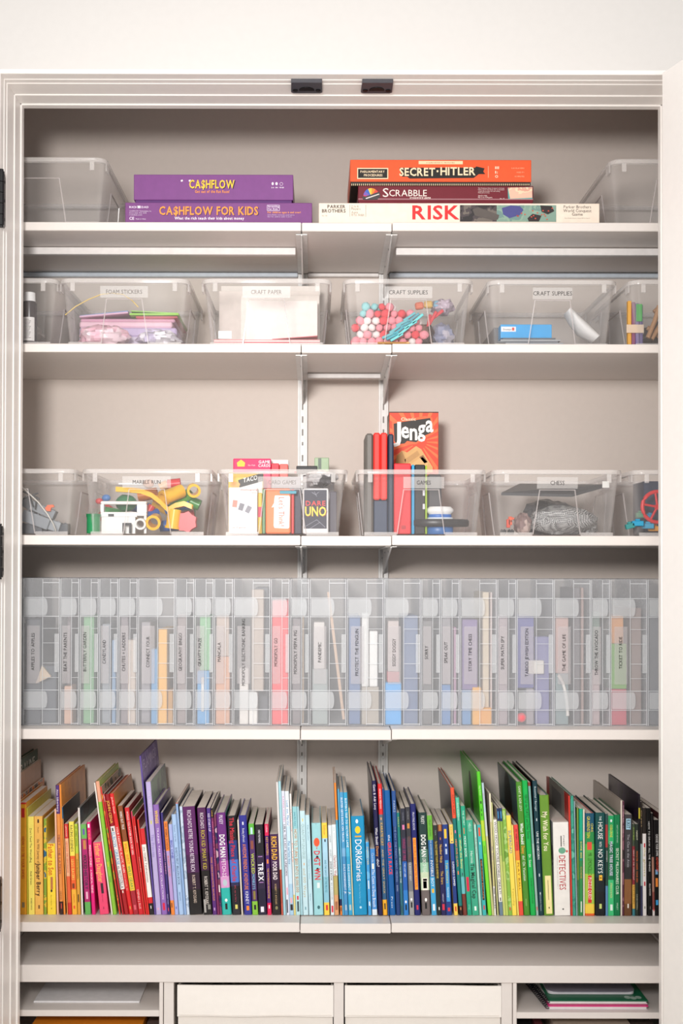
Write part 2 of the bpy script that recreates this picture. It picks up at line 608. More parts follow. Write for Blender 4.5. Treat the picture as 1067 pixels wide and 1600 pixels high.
for x0, x1, nm in ((X0(278, .012), X0(520, .012), 'left'), (X0(539.5, .012), X0(782, .012), 'right')):
    ztop = W(400, 1539, .012).z
    zcuf = W(400, 1589, .008).z
    t = thing('cloth_bin', '%s white cloth storage bin with a folded cuff in the cube unit' % nm, 'storage bin', ((x0 + x1) / 2, .012, zbase), 'white cloth bins')

    def skin(za, zb, y, grow, wav):
        b = MB()
        nx, nz = 16, 5
        g = []
        for j in range(nz):
            row = []
            for i in range(nx):
                u, v = i / (nx - 1), j / (nz - 1)
                q = noise.noise(Vector((u * 3 + x0 * 9, v * 2, 5)))
                row.append((x0 - grow + (x1 - x0 + 2 * grow) * u, y + wav * q, za + (zb - za) * v + (wav * .7 * noise.noise(Vector((u * 2.5 + x0 * 7, v, 1))))))
            g.append(row)
        fr = [p for r in g for p in r]
        bk = [(p[0], p[1] + .004, p[2]) for p in fr]
        n = nx * nz
        fs = []
        for j in range(nz - 1):
            for i in range(nx - 1):
                a = j * nx + i
                fs += [(a, a + 1, a + nx + 1, a + nx), (n + a, n + a + nx, n + a + nx + 1, n + a + 1)]
        for i in range(nx - 1):
            fs += [(i, i + n, i + 1 + n, i + 1)]
            a = (nz - 1) * nx + i
            fs += [(a, a + 1, a + 1 + n, a + n)]
        for j in range(nz - 1):
            for a in (j * nx, j * nx + nx - 1):
                fs += [(a, a + nx, a + nx + n, a + n)]
        return b.add(fr + bk, fs)
    body = skin(zbase + .001, ztop - .004, .0165, 0, .0015)
    body.box(x0, x0 + .004, .02, BACK - .03, zbase + .001, ztop - .002)
    body.box(x1 - .004, x1, .02, BACK - .03, zbase + .001, ztop - .002)
    body.box(x0, x1, BACK - .03, BACK - .026, zbase + .001, ztop - .002)
    body.box(x0, x1, .02, BACK - .03, zbase + .001, zbase + .006)
    body.build('body', CLOTH, t, smooth=50, origin=t.location)
    cf = skin(zcuf, ztop, .0095, .0012, .002)
    cf.build('cuff', M('F3EEE8', .9, 'fabric', .1), t, smooth=50, origin=t.location)
    MB().tube([(x0 + .003, .009, zcuf + .0035), ((x0 + x1) / 2, .0082, zcuf + .0025), (x1 - .003, .009, zcuf + .0035)], .0009, 6).build('hem', CLOTH, t, smooth=60, origin=t.location)


def sheet_stack(name, label, cat, x0, x1, y0, y1, z, h, hexc, shear=0.0, n=1, group=None):
    b = MB()
    for i in range(n):
        a = z + h * i / n
        e = h / n * .96
        r = (random.random() - .5) * .003 if n > 1 else 0
        vs = [(x + (sh if y == y1 else 0) + r, y, zz) for zz in (a, a + e) for x, y, sh in ((x0, y0, 0), (x1, y0, 0), (x1, y1, shear), (x0, y1, shear))]
        b.add(vs, [(0, 3, 2, 1), (4, 5, 6, 7), (0, 1, 5, 4), (1, 2, 6, 5), (2, 3, 7, 6), (3, 0, 4, 7)])
    return tag(b.build(name, M(hexc, .7), origin=((x0 + x1) / 2, y0, z)), label, cat, group)


sheet_stack('paper_stack', 'stack of white paper on the upper shelf of the left cubby', 'paper', X0(53, .05), X0(218, .05), .05, .33, zsh_l + .0005, .004, 'E9E8EA', .0, 3)
sheet_stack('paper_folder', 'orange folder lying below the white paper in the left cubby', 'folder', X0(52, .03), X0(224, .03), .02, .30, zsh_l - .0895, .052, 'E28A17', 0, 4)
sheet_stack('paper_stack', 'dark papers beside the orange folder in the left cubby', 'paper', X0(228, .03), X0(247, .03), .03, .3, zsh_l - .0895, .046, '6B5B55', 0, 3)


def notebook(label, x0, x1, z, h, cover, under, yf, yb, skew, spiral=True, group='spiral notebooks'):
    t = thing('spiral_notebook', label, 'notebook', ((x0 + x1) / 2, yf, z), group)

    def slab(a, b_, e, g=0):
        vs = [(x + (skew if y == yb else 0), y, zz) for zz in (a, b_) for x, y in ((x0 + e, yf + e), (x1 - e, yf + e), (x1 - e, yb - e), (x0 + e, yb - e))]
        return MB().add(vs, [(0, 3, 2, 1), (4, 5, 6, 7), (0, 1, 5, 4), (1, 2, 6, 5), (2, 3, 7, 6), (3, 0, 4, 7)])
    slab(z, z + .001, 0).build('back_cover', M(under, .5), t, origin=t.location)
    slab(z + .001, z + h - .001, .002).build('pages', M('ECE8E6', .8, 'pages'), t, origin=t.location)
    slab(z + h - .002, z + h, -.001).build('front_cover', M(cover, .35), t, origin=t.location)
    if spiral:
        b = MB()
        n = 26
        for i in range(n):
            q = (i + .5) / n
            cx, cy = x0 + skew * q - .001, yf + (yb - yf) * q
            b.tube([(cx + .006 * math.cos(a), cy + .0015 * math.sin(a), z + h / 2 + (h / 2 - .001) * math.sin(a)) for a in [2 * math.pi * j / 10 for j in range(10)]], .0009, 4, closed=True)
        o = b.build('spiral', M('2B2B30', .35, 'metal'), t, origin=t.location)
        o['kind'] = 'stuff'
    return t


zn = zsh_r + .0005
nx0, nx1 = X0(856, .03), X0(1010, .03)
notebook('magenta covered spiral notebook at the bottom of the stack in the right cubby', nx0, nx1, zn, .009, 'E0257E', 'D9D4D6', .02, .31, -.03)
t = notebook('green spiral notebook lying on the magenta one in the right cubby', nx0 + .003, nx1 + .002, zn + .0095, .0075, '0E6B47', 'F0ECEA', .03, .3, -.034)
mk = MB()
for q in (-.012, 0, .012):
    mk.ball((nx1 - .025 + q, .045 + abs(q) * .4, zn + .0171), .007, .010, .0003, 10, 6)
mk.build('leaf_mark', M('A9C4B6', .4), t, origin=t.location)
t = thing('spiral_notebook', 'grey notebook with rounded corner, topmost in the right cubby', 'notebook', (nx0 + .09, .03, zn + .0175), 'spiral notebooks')


def round_slab(x0, x1, y0, y1, z0, z1, r):
    pts = []
    for cx, cy, a0 in ((x1 - r, y1 - r, 0), (x0 + r, y1 - r, 90), (x0 + r, y0 + r, 180), (x1 - r, y0 + r, 270)):
        for k in range(5):
            a = math.radians(a0 + 22.5 * k)
            pts.append((cx + r * math.cos(a), cy + r * math.sin(a)))
    return MB().prism(pts, 2, z0, z1)


round_slab(nx0 + .008, nx1 - .016, .068, .28, zn + .0175, zn + .0235, .012).build('pages', M('DAD6DC', .7, 'pages'), t, origin=t.location)
round_slab(nx0 + .006, nx1 - .014, .064, .283, zn + .0235, zn + .0247, .022).build('front_cover', M('8E8A98', .4), t, origin=t.location)
for i, (a, b_, z, h, cc, lb) in enumerate((
        (866, 986, -.0895, .055, 'B9A999', 'stack of tan papers and boards under the shelf with the notebooks'),
        (808, 836, -.0895, .048, '1B1517', 'black notebook on the lower right cubby shelf, leftmost'),
        (838, 850, -.0895, .052, '6A2A30', 'dark red notebook between the black one and the tan papers'),
        (992, 1026, -.0895, .05, '5A4A42', 'brown book at the right end of the lower right cubby shelf'))):
    sheet_stack('paper_stack' if i == 0 else 'flat_notebook', lb, 'paper' if i == 0 else 'notebook', X0(a, .02), X0(b_, .02), .02, .3, zsh_r + z, h, cc, 0, 5)

# ---------------------------------------------------------------- board games on the top shelf
INK = {}


def lid_of(p):
    for c in p.children:
        if c.name.startswith('box_lid'):
            return c
    return p


def decal(parent, name, items, hexc, y, origin, rough=.5, label=None):
    """flat print: list of (text, px, py_baseline, cap_h_px, length_px or None, anchor, bold), all at depth y"""
    b = MB()
    for s, px, py, hp, lp, an, bo in items:
        p = W(px, py, y)
        k = (y + DIST) / F
        write(b, s, front(p.x, y, p.z), hp * k, lp * k if lp else None, an, bo)
    return b.build(name, M(hexc, rough), lid_of(parent), label=label, origin=origin, recalc=False)


def panel(parent, name, px0, px1, py0, py1, hexc, y, origin, th=.0003, kind='plain', poly=None):
    b = MB()
    if poly:
        b.prism([(W(a, c, y).x, W(a, c, y).z) for a, c in poly], 1, y, y + th)
    else:
        a, c = W(px0, py1, y), W(px1, py0, y)
        b.box(a.x, c.x, y, y + th, a.z, c.z)
    return b.build(name, M(hexc, .5, kind), lid_of(parent), origin=origin)


def game_box(label, px0, px1, py0, py1, y, dep, hexc, zbot, lidfrac=.85, base=None, inset=.0022):
    k = (y + DIST) / F
    p0, p1 = W(px0, py1, y), W(px1, py0, y)
    h = p1.z - zbot
    t = thing('board_game', label, 'board game', ((p0.x + p1.x) / 2, y, zbot), 'board game boxes on the top shelf')
    zl = zbot + h * (1 - lidfrac)
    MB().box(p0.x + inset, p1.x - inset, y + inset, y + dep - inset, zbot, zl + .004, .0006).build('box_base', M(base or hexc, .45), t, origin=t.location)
    MB().box(p0.x, p1.x, y, y + dep, zl, zbot + h, .0009).build('box_lid', M(hexc, .42), t, origin=t.location)
    return t, zbot + h


z1 = SZ[0] + .0004
YB = .022
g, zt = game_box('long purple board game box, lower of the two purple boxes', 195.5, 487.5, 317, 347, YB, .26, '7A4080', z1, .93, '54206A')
o, e = g.location, YB - .0004
decal(g, 'title', [('CA$HFLOW FOR KIDS', 326, 335.5, 13, 155, .5, True)], 'F59A3A', e, o)
decal(g, 'title_shade', [('CA$HFLOW FOR KIDS', 327, 336.5, 13, 156, .5, True)], '451050', e + .0003, o)
decal(g, 'subtitle', [('What the rich teach their kids about money', 327, 343, 4.2, 109, .5, True)], 'F4ECF4', e, o)
decal(g, 'small_print', [('RICH', 202, 325, 3, 13, 0, True), ('DAD', 221, 325, 3, 11, 0, True), ('CASHFLOW Technologies, Inc.', 202, 330.5, 1.7, 35, 0, False), ('Scottsdale AZ USA', 202, 333.5, 1.7, 27, 0, False), ('richdad.com', 202, 336.5, 1.7, 20, 0, False), ('CE', 202, 343.3, 4.4, 7.5, 0, True), ('Made in China', 212, 343, 1.9, 16, 0, False), ('Investing', 419, 324, 2.8, 17, 0, True), ('For Kids', 419, 327.6, 2.4, 15, 0, True)], 'EBDDF0', e, o)
decal(g, 'age_print', [('For children ages 6 and over!', 418, 333, 2.6, 52, 0, True)], 'F5A04A', e, o)
decal(g, 'notice', [('CAUTION: Contains small parts', 418, 336.6, 1.6, 42, 0, False), ('Not for children under 3 years', 418, 339.4, 1.6, 38, 0, False)], 'D8C4E0', e, o)
b = MB()
for a, c, d_, f_ in ((417, 437, 320.2, 320.8), (417, 437, 328.8, 329.4), (417, 417.6, 320.2, 329.4), (436.4, 437, 320.2, 329.4)):
    p, q = W(a, f_, e), W(c, d_, e)
    b.box(p.x, q.x, e, e + .0002, p.z, q.z)
b.build('frame_line', M('EBDDF0'), g, origin=o)
panel(g, 'logo_mark', 214, 219.5, 321.6, 325.2, 'F2E8F4', e, o)

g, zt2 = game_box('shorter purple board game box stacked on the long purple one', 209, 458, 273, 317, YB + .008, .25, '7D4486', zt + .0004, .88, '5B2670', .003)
o, e = g.location, YB + .0076
decal(g, 'title', [('CA$HFLOW', 331, 294, 13, 71, .5, True)], 'F7C93C', e, o)
decal(g, 'title_shade', [('CA$HFLOW', 332, 295, 13, 72.5, .5, True)], '2C1238', e + .0003, o)
decal(g, 'subtitle', [('Get out of the Rat Race!', 331.5, 301.3, 4.3, 54, .5, True)], 'F0953A', e, o)
b = MB()
for px, py, w_, h_ in ((426, 287, 1.6, 2.6), (432, 287, 1.8, 2.6)):
    p = W(px, py, e)
    k = (e + DIST) / F
    b.ball((p.x, e, p.z), w_ * k, .0002, h_ * k, 10, 6)
b.tube([W(439.5 + 2.4 * math.cos(a), 287.5 + 2.4 * math.sin(a), e) for a in [math.pi * i / 6 for i in range(12)]], .0004, 4, closed=True)
b.build('player_symbols', M('F0E6F2'), g, origin=o)
decal(g, 'symbol_print', [('2-6', 426, 294, 2, 4, .5, True), ('10+', 432.5, 294, 2, 4, .5, True), ('90-120', 440, 294, 2, 7, .5, True)], 'F0E6F2', e, o)
for x in (284, 296.5):
    panel(g, 'paper_bill', x - 1.5, x + 1.5, 281, 283.5, 'F4EEF2', e, o, poly=[(x - 1.8, 281.5), (x + 1.2, 280.6), (x + 1.9, 283), (x - 1.2, 284)])

# right stack
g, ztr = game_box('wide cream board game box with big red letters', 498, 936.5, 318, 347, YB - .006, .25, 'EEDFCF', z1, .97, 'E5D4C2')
o, e = g.location, YB - .0064
decal(g, 'title', [('RISK', 681, 342.3, 21.5, 74, .5, True)], 'D8292C', e, o)
b = MB()
decal(g, 'maker_print', [('PARKER', 511.5, 325.3, 5.2, 28, 0, True), ('BROTHERS', 503, 332, 5.2, 37, 0, True)], '4A4038', e, o)
decal(g, 'small_print', [('2 to 6', 549, 324, 3.6, 11, 0, False), ('Players', 549, 328, 3.6, 14, 0, False), ('Ages', 549, 333.5, 3.6, 10, 0, False), ('10 to Adult', 549, 337.5, 3.6, 20, 0, False), ('No. 44', 503, 338, 2, 8, 0, False)], '8A7C70', e, o)
decal(g, 'game_print', [('Parker Brothers', 902, 325.5, 4.6, 43, .5, False), ('World Conquest', 902, 331.5, 4.6, 44, .5, False), ('Game', 902, 337, 4.6, 17, .5, False), ('Parker Brothers Division of General Mills Fun Group Inc', 902, 341.5, 1.2, 40, .5, False)], '3A322E', e, o)
b = MB()
for x in (546.3, 571.2):
    p, q = W(x, 338.5, e), W(x + .5, 319.6, e)
    b.box(p.x, q.x, e, e + .0002, p.z, q.z)
b.build('rule_line', M('9A8C80'), g, origin=o)
panel(g, 'picture_strip', 718.5, 869, 320.7, 346.3, '2E2A2C+4A4244+6E665F', e, o, kind='art')
panel(g, 'picture_sea', 776, 869, 320.7, 346.3, '7F9C8E+8AA693+6E8D86', e - .0002, o, kind='art')
panel(g, 'picture_land', 0, 0, 0, 0, '494A86', e - .0004, o, poly=[(784, 325), (798, 321), (812, 322), (818, 328), (812, 336), (796, 341), (786, 335)])
panel(g, 'picture_land', 0, 0, 0, 0, '2D2626', e - .0004, o, poly=[(844, 321), (862, 322), (866, 330), (856, 335), (846, 331)])
panel(g, 'picture_land', 0, 0, 0, 0, '2D2626', e - .0004, o, poly=[(824, 341), (832, 334), (846, 337), (842, 346), (826, 346)])
panel(g, 'picture_barrel', 0, 0, 0, 0, '59524E', e - .0004, o, poly=[(738, 327), (748, 324), (780, 336), (778, 343), (770, 344), (742, 337)])
b = MB()
for i in range(16):
    px, py = random.uniform(806, 864), random.uniform(323, 344)
    p = W(px, py, e - .0006)
    b.box(p.x - .0016, p.x + .0016, e - .0007, e - .0005, p.z - .0012, p.z + .0012)
b.build('picture_armies', M('C8503A'), g, origin=o)

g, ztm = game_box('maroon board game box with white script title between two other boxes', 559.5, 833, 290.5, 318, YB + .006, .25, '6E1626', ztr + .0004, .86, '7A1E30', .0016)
o, e = g.location, YB + .0056
decal(g, 'title', [('S', 598, 307.6, 13.5, 9, 0, False), ('CRABBLE', 608, 306.5, 10, 59, 0, False)], 'F2E4DC', e, o)
decal(g, 'subtitle', [('crossword game', 656.5, 310.2, 3.2, 33, .5, True)], 'F0E0D8', e, o)
decal(g, 'small_print', [('The Crossword Game for players of all ages', 747, 294.8, 1.7, 41, 0, False), ('Makes words from letter tiles on the board', 747, 297.2, 1.7, 41, 0, False), ('Contains 100 wood tiles, four racks and bag', 747, 299.6, 1.7, 34, 0, False), ('Printed in U.S.A.', 747, 302, 1.7, 18, 0, False), ('Ages 8 to Adult', 747, 306.6, 1.9, 14, 0, True), ('For 2 to 4 Players', 747, 309.4, 1.9, 22, 0, True), ('No. 17', 781, 311.4, 1.8, 7, 0, True)], 'E8D4D0', e, o)
panel(g, 'board_picture', 0, 0, 0, 0, '4E9A98', e, o, poly=[(793, 293.5), (831, 292), (832, 312), (794, 312)])
panel(g, 'board_picture', 0, 0, 0, 0, 'E2B9A2+EBD0B0+D9A08C', e - .0002, o, kind='art', poly=[(793.5, 293), (831.5, 292.5), (831.5, 309), (797, 310.5)])
cx, cy, k = 580, 307, (e + DIST) / F
for i, cc in enumerate(('CF3B5C', '7A5BB0', '3D62B8', 'F0C23C', 'E88A2C', 'D84438')):
    a0, a1 = math.radians(198 - i * 28), math.radians(198 - (i + 1) * 28)
    pl = [(cx, cy)] + [(cx + 12.5 * math.cos(a0 + (a1 - a0) * j / 3), cy - 13 * math.sin(a0 + (a1 - a0) * j / 3)) for j in range(4)]
    panel(g, 'wheel_wedge', 0, 0, 0, 0, cc, e, o, poly=pl)
panel(g, 'wheel_base', 0, 0, 0, 0, '3E3A3C', e - .0003, o, poly=[(566.5, 311), (566.5, 306), (571, 307), (592, 299.5), (593.5, 302), (594, 307.5), (589, 312), (570, 312.5)])
panel(g, 'tile_rack', 0, 0, 0, 0, 'D9D0CC', e - .0005, o, poly=[(571, 309.5), (592, 302.5), (592.5, 304), (572, 311)])
panel(g, 'pale_line', 559.8, 832.8, 310.9, 311.5, 'B58A90', e - .0001, o)

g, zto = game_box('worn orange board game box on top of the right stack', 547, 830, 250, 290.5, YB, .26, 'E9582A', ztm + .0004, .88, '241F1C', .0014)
o, e = g.location, YB - .0004
ZIG = [(624, 262), (742, 262), (744, 260), (757, 263), (755, 268), (758, 272), (748, 272), (740, 278), (640, 279), (636, 276), (628, 276)]
panel(g, 'title_shade', 0, 0, 0, 0, '191614', e, o, poly=ZIG)
decal(g, 'title', [('SECRET', 624, 274.5, 12.5, 56, 0, True), ('HITLER', 688, 273.5, 12.5, 55, 0, True)], 'F1D9B5', e - .0002, o)
b = MB()
p = W(683.5, 267.5, e - .0002)
b.ball((p.x, e - .0003, p.z), .0022, .0002, .0026, 10, 6)
b.build('emblem', M('F1D9B5'), g, origin=o)
panel(g, 'badge_border', 558, 606.5, 262.5, 279.5, 'F1D9B5', e, o)
panel(g, 'badge', 559.4, 605, 264, 278, '1C1816', e - .0002, o)
decal(g, 'badge_print', [('PARLIAMENTARY', 582, 269.8, 3.4, 38, .5, True), ('PROCEDURES', 583, 275.4, 3.4, 29, .5, True)], 'F1D9B5', e - .0004, o)
panel(g, 'top_strip', 654, 723, 251.5, 256.5, 'F0D2A8', e, o)
decal(g, 'strip_print', [('A GAME FOR FIVE TO TEN PLAYERS', 688, 255.2, 1.8, 44, .5, False)], '7A4A30', e - .0002, o)
panel(g, 'rule_line', 762.6, 763.2, 259.5, 277.5, 'F1C9A0', e, o)
decal(g, 'symbols', [('III', 773.5, 264, 4, 6, 0, True), ('I:', 773.5, 271, 4, 4, 0, True), ('O', 773.5, 277.6, 4, 4.6, 0, True)], 'F3DCC0', e, o)
decal(g, 'side_print', [('5-10 PLAYERS', 819, 263.8, 2, 20, 1, False), ('AGES 17+', 819, 270.3, 2, 12, 1, False), ('45 MINUTES', 819, 276.7, 2, 15, 1, False)], 'F6B890', e, o)
b = MB()
for i in range(92):
    px = 549 + i * 3.04
    p, q = W(px, 290, YB + .001), W(px + 1.2, 287, YB + .001)
    b.box(p.x, q.x, YB + .0008, YB + .0014, p.z, q.z)
ob = b.build('tick_marks', M('D9C3A0'), g, origin=o)
ob['kind'] = 'stuff'

# ---------------------------------------------------------------- clear plastic bins
CLEAR = plastic('clear_plastic', 'F0EBE8', .045, .40, .16, .12)
RIMP = plastic('rim_plastic', 'F2EDEA', .26, .6, .14)
RIBP = plastic('rib_plastic', 'E0D8D6', .34, .6, .15)
LABP = plastic('label_film', 'F6F2EF', .17, .3, .4)
SEAMP = plastic('thin_bag_film', 'E4E4E8', .10, .5, .1)
BW, BH, BD, TP = .2875, .1445, .365, .0145


def rrect(w, d, r, z, yoff=0, n=4):
    pts = []
    for cx, cy, a0 in ((w / 2 - r, d - r, 0), (-w / 2 + r, d - r, 90), (-w / 2 + r, r, 180), (w / 2 - r, r, 270)):
        for k in range(n + 1):
            a = math.radians(a0 + 90 * k / n)
            pts.append((cx + r * math.cos(a), cy + r * math.sin(a) + yoff, z))
    return pts


def wall_y(z):
    return .006 + TP * (1 - z / BH)


def bin_proto():
    t = thing('clear_bin', '', 'storage bin', (0, 0, 0), 'clear plastic tubs')
    b = MB()
    w0, d0 = BW - .012 - 2 * TP, BD - .012 - 2 * TP
    y0 = .006 + TP
    T = .0016
    out = [rrect(w0 - .012, d0 - .012, .012, 0.0002, y0 + .006), rrect(w0, d0, .016, .004, y0)]
    out += [rrect(w0 + 2 * TP * q, d0 + 2 * TP * q, .016 + .006 * q, BH * q, y0 - TP * q) for q in (.35, .7, .955)]
    inn = [rrect(w0 + 2 * TP * q - 2 * T, d0 + 2 * TP * q - 2 * T, .015 + .006 * q, max(BH * q, .004), y0 - TP * q + T) for q in (.955, .7, .35, .03)]
    b.loft(out + inn)
    b.build('tub', CLEAR, t, smooth=40)
    r = MB()
    z = BH
    W_, D_ = BW - .012, BD - .012
    prof = [(-.0016, -.010), (.002, -.0085), (.0052, -.0095), (.0062, -.004), (.0045, 0), (-.0005, .0006), (-.0018, -.003)]
    r.loft([rrect(W_ + 2 * dx, D_ + 2 * dx, .022 + dx, z + dz, .006 - dx) for dx, dz in prof], closed=True, caps=False)
    r.build('rim', RIMP, t, smooth=50)
    # raised stacking ribs: a tapering frame on the front and on each long side
    b = MB()
    za = BH * .70
    fr = [(-.052, .004), (-.0385, za), (.0385, za), (.052, .004)]
    b.tube([(x, wall_y(q) - .0006, q) for x, q in fr], .0017, 4)
    b.build('front_rib', RIBP, t)
    for s in (-1, 1):
        MB().box(min(s * .053, s * .124), max(s * .053, s * .124), wall_y(0) - .0012, wall_y(0) + .0008, .0003, .0085, .0006).build('foot', RIMP, t)
        b = MB()
        b.tube([(s * (w0 / 2 + TP * q / BH + .0004), BD / 2 + u, q) for u, q in ((-.075, .004), (-.055, za), (.055, za), (.075, .004))], .0019, 4)
        for u in (-.07, .07):
            b.tube([(s * (w0 / 2 + TP * q / BH + .0004), BD / 2 + u * (1 - .2 * q / BH), q) for q in (.004, za)], .0012, 4)
        b.build('side_rib', RIBP, t)
        # lip tabs that hang from the rim at the corners
        for y in (.03, BD - .03):
            MB().box(s * (BW / 2 - .0035) - .002, s * (BW / 2 - .0035) + .002, y - .014, y + .014, BH - .026, BH - .008, .001).build('lid_tab', RIMP, t)
        MB().box(s * (BW / 2 - .032) - .005, s * (BW / 2 - .032) + .005, .0005, .003, BH - .028, BH - .009, .0008).build('lid_tab', RIMP, t)
    return t


PROTO = bin_proto()
BINKIDS = list(PROTO.children)
used = [False]


def bin_at(px, shelf, label, text, y=.010, lw=75, tx=0, rz=0, lblh=(443, 460), dark='4A4646', cap=6.2):
    kids = BINKIDS
    if not used[0]:
        r = PROTO
        used[0] = True
    else:
        r = PROTO.copy()
        COL.objects.link(r)
        for ch in kids:
            c = ch.copy()
            COL.objects.link(c)
            c.parent = r
    r['label'] = label
    z = SZ[shelf] + .0003
    r.location = (W(px, 837, y).x, y, z)
    r.rotation_euler = (0, 0, rz)
    if text:
        k = (y + DIST) / F
        zt_, zb_ = BH - 11 * k, BH - 29 * k
        b = MB()
        vs = [(x, wall_y(q) - e_, q) for e_ in (.0004, .0009) for q in (zb_, zt_) for x in (-lw / 2 * k + tx * k, lw / 2 * k + tx * k)]
        b.add(vs, [(0, 1, 3, 2), (4, 6, 7, 5), (0, 4, 5, 1), (2, 3, 7, 6), (0, 2, 6, 4), (1, 5, 7, 3)])
        stk = b.build('label_sticker', LABP, r)
        b = MB()
        zc = (zt_ + zb_) / 2 - cap * k / 2
        write(b, text, lambda u, v: (u + tx * k, wall_y(zc + v) - .0011, zc + v), cap * k, len(text) * 4.35 * k)
        b.build('lettering', M(dark, .6), stk, recalc=False)
    return r


bin_at(191.5, 1, 'clear bin with a sagging pink bag and a yellow cord, second shelf', 'FOAM STICKERS', dark='7A7470')
bin_at(415, 1, 'clear bin of upright cream paper, left of the craft pompom bin', 'CRAFT PAPER', dark='8A8480')
bin_at(638, 1, 'clear bin full of pink pompoms and teal sticks on the second shelf', 'CRAFT SUPPLIES')
bin_at(864.5, 1, 'clear bin with a blue box on grey sheets, second shelf', 'CRAFT SUPPLIES', y=.018, dark='383434', lw=62)
bin_at(-15, 1, 'clear bin at the left end of the second shelf, holding bottles', None)
bin_at(1086, 1, 'clear bin at the right end of the second shelf, holding coloured sticks', None, y=.014)
bin_at(228, 2, 'clear bin of yellow tubes and a white frame, third shelf', 'MARBLE RUN', lw=76, cap=5.8, dark='383434')
bin_at(440.5, 2, 'clear bin packed with card game boxes, third shelf', 'CARD GAMES', lw=76, dark='8A8480')
bin_at(658.5, 2, 'clear bin holding tall red and navy cases below the orange box', 'GAMES', lw=64, tx=4, dark='383434')
bin_at(872, 2, 'clear bin with a dark folded board and black net pouches', 'CHESS', lw=64, dark='383434')
bin_at(14, 2, 'clear bin of grey toy bricks at the left end of the third shelf', None)
bin_at(1091, 2, 'clear bin with a red wheel at the right end of the third shelf', None)
bin_at(61, 0, 'empty clear bin at the left end of the top shelf', None)
bin_at(1056, 0, 'empty clear bin at the right end of the top shelf', None, y=.014)


# ---------------------------------------------------------------- contents of the bins
CLIP = [-9, 9]


def into(px, y=.010):
    c = W(px, 837, y).x
    hw = (BW - .012 - 2 * TP) / 2 - .0025
    CLIP[:] = [c - hw, c + hw]


def solid(name, label, cat, px0, px1, py0, py1, y, dep, hexc, group=None, z0=None, rough=.5, c=.0015, kind='plain', lean=0):
    """one block-shaped thing by its pixel outline at depth y"""
    p, q = W(px0, py1, y), W(px1, py0, y)
    zb_ = p.z if z0 is None else z0
    p.x, q.x = max(p.x, CLIP[0]), min(q.x, CLIP[1])
    b = MB().box(p.x, q.x, y, y + dep, zb_, q.z, c)
    o = b.build(name, M(hexc, rough, kind), origin=((p.x + q.x) / 2, y, zb_))
    if lean:
        o.rotation_euler = (0, lean, 0)
    return tag(o, label, cat, group)


def kid_text(o, items, hexc, y, name='lettering'):
    return decal(o, name, items, hexc, y, o.location)


def blob(name, label, cat, px, py, rx, ry, y, dep, hexc, z0=None, rough=.4, bump=.35, kind='crinkle', group=None, mat=None, pw=1, n=24, m=16):
    """soft crumpled thing (bag, pouch): pixel centre and half sizes"""
    k = (y + DIST) / F
    c = W(px, py, y)
    if z0 is not None:
        c.z = z0 + ry * k
    b = MB().ball(c, rx * k, dep / 2, ry * k, n, m, bump, pw=pw)
    if z0 is not None:
        b.v = [(v[0], v[1], max(v[2], z0)) for v in b.v]
    o = b.build(name, mat or M(hexc, rough, kind), smooth=30, origin=(c.x, y, z0 if z0 is not None else c.z - ry * k))
    return tag(o, label, cat, group)


FL1, FL2, FL0 = SZ[1] + .0052, SZ[2] + .0052, SZ[0] + .0052
# second shelf, left end: bottles
for px, hh, lab in ((46, 457, 'black craft bottle with white cap and white label, in the leftmost bin'), (18, 462, 'black craft bottle half hidden behind the left jamb')):
    p = W(px, 530, .05)
    k = (.05 + DIST) / F
    zt = W(px, hh, .05).z
    t = thing('craft_bottle', lab, 'bottle', (p.x, .05, FL1), 'bottles in the left bin')
    r = 11.5 * k
    prof = [(0, r * .9), (.003, r), (zt - FL1 - 17 * k, r), (zt - FL1 - 14 * k, r * .75)]
    b = MB().loft([[(p.x + q * math.cos(a), .05 + q * math.sin(a), FL1 + z) for a in [2 * math.pi * i / 18 for i in range(18)]] for z, q in prof])
    b.build('bottle_body', M('2B1F22', .25), t, smooth=40, origin=t.location)
    b = MB().loft([[(p.x + q * math.cos(a), .05 + q * math.sin(a), z) for a in [2 * math.pi * i / 18 for i in range(18)]] for z, q in ((zt - 15 * k, r * .8), (zt - 1 * k, r * .76), (zt, r * .6))])
    b.build('cap', M('EFEDEB', .4), t, smooth=40, origin=t.location)
    b = MB()
    aa = [math.radians(a) for a in range(215, 330, 12)]
    b.loft([[(p.x + (r + e_) * math.cos(a), .05 + (r + e_) * math.sin(a), z) for a in aa] for z, e_ in ((FL1 + 5 * k, .0003), (FL1 + 42 * k, .0003))], caps=False)
    b.build('paper_label', M('E4DFDC', .6), t, smooth=40, origin=t.location, recalc=False)
    if px == 46:
        b = MB()
        for i in range(14):
            zz = FL1 + (9 + i * 2.2) * k
            b.box(p.x - 5.4 * k, p.x + (5 - (i * 7 % 4)) * k, .05 - r - .0006, .05 - r - .0004, zz, zz + .9 * k)
        b.build('fine_print', M('8C8684'), t, origin=t.location)
blob('grey_bag', 'grey brown crumpled bag behind the craft bottles', 'bag', 52, 508, 18, 22, .2, .14, 'A08F88', z0=FL1)

# foam stickers bin
into(191.5)
FSG = 'sheets in the foam sticker bin'

def flat(name, label, cat, px0, px1, y0, y1, z, th, hexc, group=None, rz=0, tilt=0, c=.0004, rough=.6):
    x0, x1 = max(W(px0, 530, y0).x, CLIP[0]), min(W(px1, 530, y0).x, CLIP[1])
    o = MB().box(x0, x1, y0, y1, z, z + th, c).build(name, M(hexc, rough), origin=((x0 + x1) / 2, y0, z))
    o.rotation_euler = (0, tilt, rz)
    return tag(o, label, cat, group)


